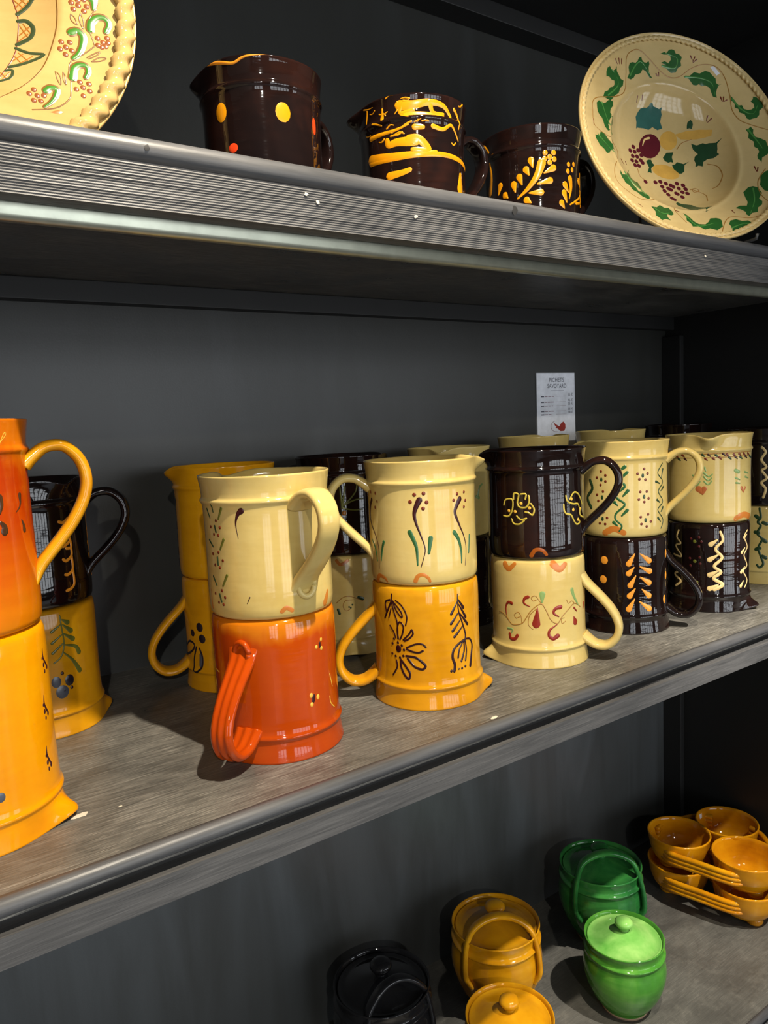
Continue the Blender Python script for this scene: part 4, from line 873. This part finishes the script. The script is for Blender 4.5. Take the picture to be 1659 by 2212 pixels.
GM = 'stacked pitchers on the middle shelf'
pitcher('M1L', 'glazed_pitcher', 'sun yellow pitcher upside down under the flame orange one at the left edge', SUN, 151, group=GM)
pitcher('M1U', 'glazed_pitcher', 'tall flame orange pitcher with yellow strap handle at the left edge', BLAZE, 350, 170, HONEY, GM, 0, 0.004)
pitcher('B1L', 'glazed_pitcher', 'mustard pitcher with green sprig and blue berries, upside down behind the orange stack', MUSTARD, 165, 2, group=GM, spout=0.009)
pitcher('B1U', 'glazed_pitcher', 'black brown pitcher with orange scroll trail standing on the mustard berry pitcher', DARK, 341, 300, group=GM, spout=0.002)
pitcher('B2L', 'glazed_pitcher', 'mustard pitcher with dark leaf outlines, upside down behind the russet pitcher', MUSTARD, 163, 343, group=GM)
pitcher('B2U', 'glazed_pitcher', 'plain mustard pitcher with a column of dark commas behind the cream handled pitcher', MUSTARD, 338, 165, group=GM, spout=0.008)
pitcher('M2L', 'glazed_pitcher', 'russet red pitcher with grooved handle turned to the front, upside down', RED, 214, 34, group=GM, grooves=3, dent=True)
pitcher('M2U', 'glazed_pitcher', 'cream pitcher with handle facing front, standing on the russet red pitcher', CREAM, 276, 96, group=GM, dent=True)
pitcher('B3L', 'glazed_pitcher', 'cream pitcher with thin grey vine, upside down in the shade behind the yellow flower pitcher', CREAM, 60, 240, group=GM)
pitcher('B3U', 'glazed_pitcher', 'black pitcher with olive grass strokes in the back row beside the cream flower pitcher', DARK, 110, 340, group=GM, spout=0.004)
pitcher('M3L', 'glazed_pitcher', 'honey yellow pitcher with dark daisy and fir sprig, upside down', HONEY, 150, 332, group=GM)
pitcher('M3U', 'glazed_pitcher', 'cream pitcher with three long-stemmed red flowers, standing on the honey yellow pitcher', CREAM, 150, 335, group=GM)
pitcher('B4L', 'glazed_pitcher', 'black brown pitcher, upside down, in the back row behind the black flower pitcher', DARK, 60, 240, group=GM)
pitcher('B4U', 'glazed_pitcher', 'pale cream pitcher in the back row with its spout facing front', CREAM, 40, 221, group=GM)
pitcher('M4L', 'glazed_pitcher', 'cream pitcher with red curls and thin vine, upside down under the black flower pitcher', CREAM, 303, 148, group=GM)
pitcher('M4U', 'glazed_pitcher', 'shiny black pitcher with two yellow outlined flowers and handle to the right', DARK, 305, 140, group=GM, spout=0.008)
B5 = (0.965, 0.935, -0.1855, 0, 0.1495, 0.0605)
pitcher('B5U', 'glazed_pitcher', 'narrow cream pitcher in the back row just under the price card', CREAM, 60, 20, group=GM, data=B5, spout=0.0)
pitcher('B5L', 'glazed_pitcher', 'cream pitcher, upside down, carrying the narrow cream one under the price card', CREAM, 60, 240, group=GM, data=(0.965, 0.935, -0.33, 1, 0.1445, 0.0645))
pitcher('M5L', 'glazed_pitcher', 'black pitcher with orange drops and dots, upside down', DARK, 302, 122, group=GM, spout=0.005)
pitcher('M5U', 'glazed_pitcher', 'cream pitcher with green squiggles and red dot flowers, handle to the right', CREAM, 302, 140, group=GM, spout=0.008)
pitcher('B6U', 'glazed_pitcher', 'cream pitcher in the back row behind the green squiggle pitcher', CREAM, 60, 30, group=GM, data=(1.172, 0.935, -0.1855, 0, 0.150, 0.063), spout=0.0)
pitcher('B6L', 'glazed_pitcher', 'black pitcher, upside down, in the back row behind the orange drop pitcher', DARK, 60, 30, group=GM, data=(1.172, 0.935, -0.33, 1, 0.1445, 0.0645), spout=0.003)
pitcher('M6L', 'glazed_pitcher', 'black pitcher with wavy cream trails, upside down', DARK, 102, 284, group=GM)
pitcher('M6U', 'glazed_pitcher', 'cream pitcher with a dotted garland and small hearts, spout facing front', CREAM, 32, 212, group=GM)
pitcher('B7U', 'glazed_pitcher', 'black pitcher in the back row, its rim showing above the garland pitcher', DARK, 60, 30, group=GM, data=(1.405, 0.945, -0.1855, 0, 0.152, 0.064), spout=0.0)
pitcher('B7L', 'glazed_pitcher', 'black pitcher, upside down, at the far end of the back row', DARK, 150, 30, group=GM, data=(1.405, 0.945, -0.33, 1, 0.1445, 0.0645), spout=0.003)
pitcher('M7L', 'glazed_pitcher', 'cream pitcher with dark green wavy leaf trail at the right edge, upside down', CREAM, 290, 110, group=GM, spout=0.003)
pitcher('M7U', 'glazed_pitcher', 'black pitcher with one cream zigzag at the right edge', DARK, 290, 110, group=GM, spout=0.003)
GU = 'dark pitchers on the upper shelf'
pitcher('U1', 'dark_pitcher', 'dark brown pitcher with large yellow dots on the upper shelf', DARK, 20, 158, group=GU, spout=0.008)
pitcher('U2', 'dark_pitcher', 'black pitcher marbled with yellow slip on the upper shelf', DARK, 356, 150, group=GU)
pitcher('U3', 'dark_pitcher', 'black pitcher with yellow leaf sprays beside the grape plate', DARK, 356, 145, group=GU)


# ------------------------------------------------------------------ plates
def plate(key, label, mat, dep, beads, bead_r, bead_s, stand_label):
    X, Yb, R, th, ph = PLATES[key]
    a = Vector((math.cos(ph), math.sin(ph), 0))
    n0 = Vector((-math.sin(ph), math.cos(ph), 0))
    u = Vector((0, 0, 1)) * math.cos(th) + n0 * math.sin(th)
    fw = -n0 * math.cos(th) + Vector((0, 0, 1)) * math.sin(th)
    c = u * (R + 0.003)
    root = thing('decorated_plate', label, 'plate', (X, Yb, 0.222), 'large plates leaning on the upper shelf')

    def T(p):
        return c + a * p[0] + u * p[1] + fw * p[2]
    front = [(R * s, dep(s)) for s in [0.001] + [i / 80 for i in range(1, 79)] + [0.985]]
    T0 = 0.007
    back = [(0.001, dep(0) - T0), (R * 0.36, dep(0.36) - T0), (R * 0.38, dep(0.38) - T0 - 0.006), (R * 0.42, dep(0.42) - T0 - 0.006), (R * 0.45, dep(0.45) - T0)] + \
           [(R * s, dep(s) - T0) for s in (0.5, 0.55, 0.6, 0.65, 0.7, 0.8, 0.9, 0.96)] + [(R * 0.99, -0.006), (R, -0.003), (R * 0.998, 0.0), (R * 0.992, 0.0008)]
    prof = back + front[::-1]
    prof[0] = (0, prof[0][1])
    prof[-1] = (0, prof[-1][1])
    me = lathe(prof, 128)
    for v in me.vertices:
        v.co = T(v.co)
    fix(me)
    body = link('body', me, mat, root)
    # moulded rope or bead border
    V, F = [], []
    N, K = beads * 8, 10
    for i in range(N):
        q = 2 * PI * i / N
        for k in range(K):
            w_ = 2 * PI * k / K
            rr = bead_r * (1 + 0.27 * math.sin(beads * q + 1.6 * w_))
            rad = R * bead_s + rr * math.cos(w_)
            V.append(T((rad * math.cos(q), rad * math.sin(q), dep(bead_s) + 0.35 * bead_r + 0.75 * rr * math.sin(w_))))
    for i in range(N):
        for k in range(K):
            j, l = (i + 1) % N, (k + 1) % K
            F.append((i * K + k, j * K + k, j * K + l, i * K + l))
    link('rope_border', fix(mesh(V, F)), mat, root)

    def mapf(x, y, h):
        s = math.hypot(x, y) / R
        if s > 0.965:
            x, y, s = x * 0.965 / s, y * 0.965 / s, 0.965
        return T((x, y, dep(s) + h))
    decorate(PLATE_DECOR[key], mapf, lambda x, y: (x / 10000, y / 10000), body, 0.0001)
    # wire easel
    st = thing('plate_stand', stand_label, 'plate stand', (X, Yb, 0.222))
    top = c * 1.15 - fw * 0.03
    for sx in (-1, 1):
        bx = a * (sx * R * 0.38)
        lip_ = bx + fw * 0.012 + Vector((0, 0, 0.0050))
        p0 = bx + fw * 0.010 + Vector((0, 0, 0.0025))
        p1 = bx - fw * 0.075 + Vector((0, 0, 0))
        p1.z = 0.0025
        p0.z = 0.0025
        p2 = bx * 0.5 + u * (R * 0.95) - fw * 0.078
        link('support_wire', tube_path([lip_, p0, p1, p1 + (p2 - p1) * 0.5, p2], 0.0022), M_FRAME, st)
    p2l = a * (-R * 0.19) + u * (R * 0.95) - fw * 0.078
    p2r = a * (R * 0.19) + u * (R * 0.95) - fw * 0.078
    link('cross_wire', tube_path([p2l, (p2l + p2r) / 2, p2r], 0.0022), M_FRAME, st)
    return root


plate('PA', 'round straw plate with green vine border and painted fruit, leaning at the right', PLATE_A,
      lambda s: (-0.028 * (1 - s) / 0.38 if s >= 0.62 else -0.028 - 0.030 * (1 - (s / 0.62) ** 4)) + 0.0016 * math.exp(-((s - 0.63) / 0.018) ** 2), 120, 0.0030, 0.955, 'black wire easel behind the fruit plate')
plate('PB', 'round butter yellow plate with twisted rope rim at the top left corner', PLATE_B,
      lambda s: -0.010 * (1 - s) / 0.35 if s >= 0.65 else -0.010 - 0.030 * (1 - (s / 0.65) ** 4), 66, 0.0080, 0.942, 'black wire easel behind the rope-rimmed plate')


# ------------------------------------------------------------------ pots on the bottom shelf
def lidded_pot(name, label, mat, lidmat, X, Y, s=1.0, bail=None, group=None, ear=None):
    root = thing(name, label, 'pot', (X, Y, -1.03), group)
    P = [(0, 0.003), (0.030, 0.003), (0.034, 0.0), (0.0392, 0.0), (0.0400, 0.003), (0.0408, 0.006), (0.048, 0.016), (0.0575, 0.031), (0.0645, 0.048),
         (0.0688, 0.066), (0.0695, 0.080), (0.0675, 0.095), (0.0650, 0.1035), (0.0660, 0.1055), (0.0680, 0.1075), (0.0685, 0.1092), (0.0672, 0.1108), (0.0642, 0.1120),
         (0.0635, 0.1150), (0.0645, 0.1220), (0.0662, 0.1275), (0.0672, 0.1298), (0.0664, 0.1310), (0.0650, 0.1302), (0.0632, 0.1260), (0.0622, 0.1190),
         (0.0600, 0.1180), (0.0600, 0.1050), (0.064, 0.085), (0.060, 0.045), (0.046, 0.018), (0.03, 0.009), (0, 0.008)]
    body = link('body', lathe([(r * s, z * s) for r, z in P], 80), mat, root)
    foot = [(0.0325, 0.0), (0.0394, -0.0001), (0.0405, 0.0030), (0.0412, 0.0045), (0.0406, 0.0055)]
    link('foot_ring', lathe([(r * s, z * s) for r, z in foot], 64), CLAY, root)
    L = [(0, 0.1190), (0.060, 0.1190), (0.0616, 0.1205), (0.0622, 0.1235), (0.0612, 0.1258), (0.0595, 0.1252), (0.0580, 0.1242), (0.050, 0.1262), (0.035, 0.1315),
         (0.018, 0.1375), (0.0085, 0.1405), (0, 0.1408)]
    lid = link('lid', lathe([(r * s, z * s) for r, z in L], 72), lidmat, root)
    K = [(0, 0.1265), (0.0088, 0.1268), (0.0075, 0.1290), (0.0080, 0.1310), (0.0125, 0.1335), (0.0148, 0.1368), (0.0140, 0.1402), (0.0105, 0.1428), (0.0050, 0.1440), (0, 0.1442)]
    link('knob', lathe([(r * s * 1.05, (z + 0.0128 + (z - 0.1265) * 0.25) * s) for r, z in K], 40), lidmat, lid)
    if bail:
        az, half, shift, zt, wd = bail          # azimuth the loop faces, half span, shift forward, top height
        n = Vector((math.cos(math.radians(az)), math.sin(math.radians(az)), 0))
        r = Vector((-n.y, n.x, 0))
        pth = []
        zf = 0.070
        ctrl = [(-1.00, zf), (-1.06, zf + 0.022), (-1.05, zf + 0.048), (-0.97, zf + 0.075), (-0.78, zt - 0.016), (-0.42, zt - 0.002), (0, zt + 0.003), (0.42, zt - 0.002),
                (0.78, zt - 0.016), (0.97, zf + 0.075), (1.05, zf + 0.048), (1.06, zf + 0.022), (1.00, zf)]
        for q, z in catmull(ctrl, 5):
            k_ = 1 - 0.11 * math.exp(-((z - zf) / 0.012) ** 2)      # feet press into the belly
            pth.append(r * (q * half * k_) + n * k_ * (shift - 0.022 * (z - zf) / (zt - zf)) + Vector((0, 0, z)))
        link('bail_handle', strap(pth, n, wd, 0.0095), mat, root)
    return root


GP = 'lidded pots on the bottom shelf'
lidded_pot('lidded_pot', 'apple green lidded pot with round knob in the front row', MOSS, LIME, 0.985, 0.770, 1.0, group=GP)
lidded_pot('lidded_pot', 'amber yellow lidded pot with round knob cut by the bottom edge', AMBER, AMBER, 0.707, 0.764, 1.0, group=GP)
GB = 'hoop-handled pots in the back row of the bottom shelf'
lidded_pot('hooped_pot', 'dark green pot with hoop handle standing behind the apple green pot', GREEN, GREEN, 1.097, 0.912, 1.17, (236, 0.062, 0.062, 0.192, 0.017), GB)
lidded_pot('hooped_pot', 'amber pot with hoop handle standing behind the amber lidded pot', AMBER, AMBER, 0.820, 0.915, 1.15, (238, 0.060, 0.060, 0.182, 0.017), GB)
lidded_pot('hooped_pot', 'glossy black pot with hoop handle at the bottom edge', BLACK, BLACK, 0.581, 0.922, 1.15, (264, 0.052, 0.064, 0.176, 0.017), GB)


# ------------------------------------------------------------------ triple bowls
def triple_bowl(label, z0, sticker=False):
    cx, cy = 1.379, 0.838
    root = thing('triple_bowl', label, 'serving dish', (cx, cy, z0), 'triple serving bowls stacked on the bottom shelf')
    C = [Vector((1.3300, 0.8950, 0)), Vector((1.4440, 0.8550, 0)), Vector((1.3620, 0.7660, 0))]
    C = [c - Vector((cx, cy, 0)) for c in C]
    prof = [(0, 0.012), (0.026, 0.012), (0.034, 0.0135), (0.045, 0.020), (0.0535, 0.032), (0.0585, 0.046), (0.0612, 0.060), (0.0628, 0.072), (0.0636, 0.0755), (0.0625, 0.0772),
            (0.0605, 0.0765), (0.0592, 0.070), (0.0565, 0.052), (0.050, 0.034), (0.041, 0.023), (0.030, 0.0178), (0, 0.0165)]
    foot = [(0, 0.0), (0.0105, 0.0002), (0.0155, 0.003), (0.0170, 0.007), (0.0155, 0.0115), (0.0145, 0.0155), (0, 0.0155)]
    fm, bmz = lathe(foot, 24), lathe(prof, 64)
    bowls = []
    for c in C:
        o = link('bowl', bmz, CARAMEL, root, c)
        bowls.append(o)
        out = c.normalized()
        link('foot', fm, CARAMEL, o, (out.x * 0.022, out.y * 0.022, 0))
    for i, j in ((0, 2), (0, 1), (1, 2)):
        mid = (C[i] + C[j]) / 2
        o = mid.normalized()
        d = (C[j] - C[i]).normalized()
        pts = []
        for t, off in ((-0.10, 0.050), (0.02, 0.0605), (0.2, 0.0650), (0.5, 0.0655), (0.8, 0.0650), (0.98, 0.0605), (1.08, 0.050)):
            p = C[i] + (C[j] - C[i]) * t + o * off
            pts.append((p.x, p.y, 0.050 + 0.002 * math.sin(PI * t)))
        pth = catmull(pts, 6)
        for zo, nm in ((0.0088, 'handle_rib'), (0.0, 'handle_rib'), (-0.0088, 'handle_rib')):
            link(nm, tube_path([(x, y, z + zo) for x, y, z in pth], 0.0054, 10), CARAMEL, root)
    # bridge between the three bowls
    link('bridge', lathe([(0, 0.030), (0.012, 0.030), (0.016, 0.036), (0.012, 0.042), (0, 0.043)], 24), CARAMEL, root)
    if sticker:
        c = C[1]
        a0 = math.radians(96)
        V = []
        for da in (-0.085, 0.085):
            for z in (0.0600, 0.0700):
                r = 0.0570 + (z - 0.055) * 0.14
                V.append((r * math.cos(a0 + da), r * math.sin(a0 + da), z))
        link('price_sticker', mesh(V, [(0, 1, 3, 2)]), paint_mat('sticker'), bowls[1], smooth=False)
    return root


triple_bowl('lower of the two stacked caramel triple bowls, its feet on the shelf', -1.03)
triple_bowl('upper of the two stacked caramel triple bowls, with a small price sticker', -1.03 + 0.060, True)

# ------------------------------------------------------------------ price card on the wall
M_PAPER = plain('paper', (0.84, 0.86, 0.92), 0.7)
M_INK = plain('grey_ink', (0.10, 0.10, 0.13), 0.7)
M_INK2 = plain('rose_ink', (0.30, 0.20, 0.23), 0.7)
M_REDINK = plain('red_ink', (0.36, 0.035, 0.022), 0.7)
card = thing('price_card', 'white price card headed PICHETS SAVOYARD on the black wall', 'sign', (1.154, 1.0525, -0.118))
CW, CH = 0.1105, 0.200
link('sheet', box(-CW / 2, CW / 2, -0.0004, 0.0022, 0, CH), M_PAPER, card, smooth=False)


def text(body, x, z, size, mat, parent, align='CENTER', width=0.04, name='lettering'):
    cu = bpy.data.curves.new('t', 'FONT')
    cu.body = body
    cu.size = size
    cu.align_x = align
    cu.align_y = 'CENTER'
    to = bpy.data.objects.new('t', cu)
    COL.objects.link(to)
    bpy.context.view_layer.update()
    dg = bpy.context.evaluated_depsgraph_get()
    me = bpy.data.meshes.new_from_object(to.evaluated_get(dg))
    bpy.data.objects.remove(to)
    x0, x1 = min(v.co.x for v in me.vertices), max(v.co.x for v in me.vertices)
    for v in me.vertices:
        v.co = Vector((x + (v.co.x - (x0 + x1) / 2) * width / (x1 - x0), -0.0007, z + v.co.y))
    return link(name, me, mat, parent, smooth=False)


def bar(x0, x1, z, h, mat, name):
    link(name, box(x0, x1, -0.0008, -0.0003, z - h / 2, z + h / 2), mat, card, smooth=False)


def cz(y):
    return CH - (y - 207) / 9121.0


def cx_(x):
    return (x - 807) / 6261.0


text('PICHETS', cx_(817), cz(340), 0.0118, M_INK, card, width=0.0425)
text('SAVOYARD', cx_(822), cz(447), 0.0118, M_INK, card, width=0.0550)
bar(cx_(710), cx_(945), cz(527), 0.0006, M_INK, 'rule')
for y, x1, pr_, py in ((632, 765, '35 €', 610), (735, 770, '46 €', 710), (803, 745, '35 €', 775), (903, 775, '55 €', 872), (962, 740, '58 €', 935)):
    bar(cx_(530), cx_(585), cz(y), 0.0022, M_INK, 'print_line')
    x = 600
    while x < x1 - 20:
        x2 = min(x1, x + random.choice((34, 48, 60)))
        bar(cx_(x), cx_(x2), cz(y), 0.0016, M_INK2, 'print_line')
        x = x2 + 14
    for i in range(12):
        q = 800 + i * 16
        bar(cx_(q), cx_(q + 7), cz(y), 0.0007, M_INK2, 'leader_dots')
    text(pr_, cx_(1064), cz(py), 0.0074, M_INK, card, width=0.0145, name='price')
lg = [(745, 1100), (790, 1145), (850, 1185), (890, 1120), (930, 1100), (962, 1150), (965, 1220), (940, 1275), (870, 1275), (820, 1225), (775, 1210), (800, 1190), (770, 1165)]
bmx = bmesh.new()
vs = [bmx.verts.new((cx_(x), -0.0007, cz(y))) for x, y in lg]
bmesh.ops.triangle_fill(bmx, use_beauty=True, edges=[bmx.edges.new((vs[i], vs[(i + 1) % len(vs)])) for i in range(len(vs))])
me = bpy.data.meshes.new('m')
bmx.to_mesh(me)
bmx.free()
link('bird_logo', me, M_REDINK, card, smooth=False)
V, F = [], []
for i in range(17):
    a = math.radians(110 + 170 * i / 16)
    for r in (98, 106):
        V.append((cx_(800 + r * math.cos(a)), -0.0007, cz(1180 - r * math.sin(a))))
for i in range(16):
    F.append((2 * i, 2 * i + 1, 2 * i + 3, 2 * i + 2))
link('logo_ring', mesh(V, F), M_INK2, card, smooth=False)
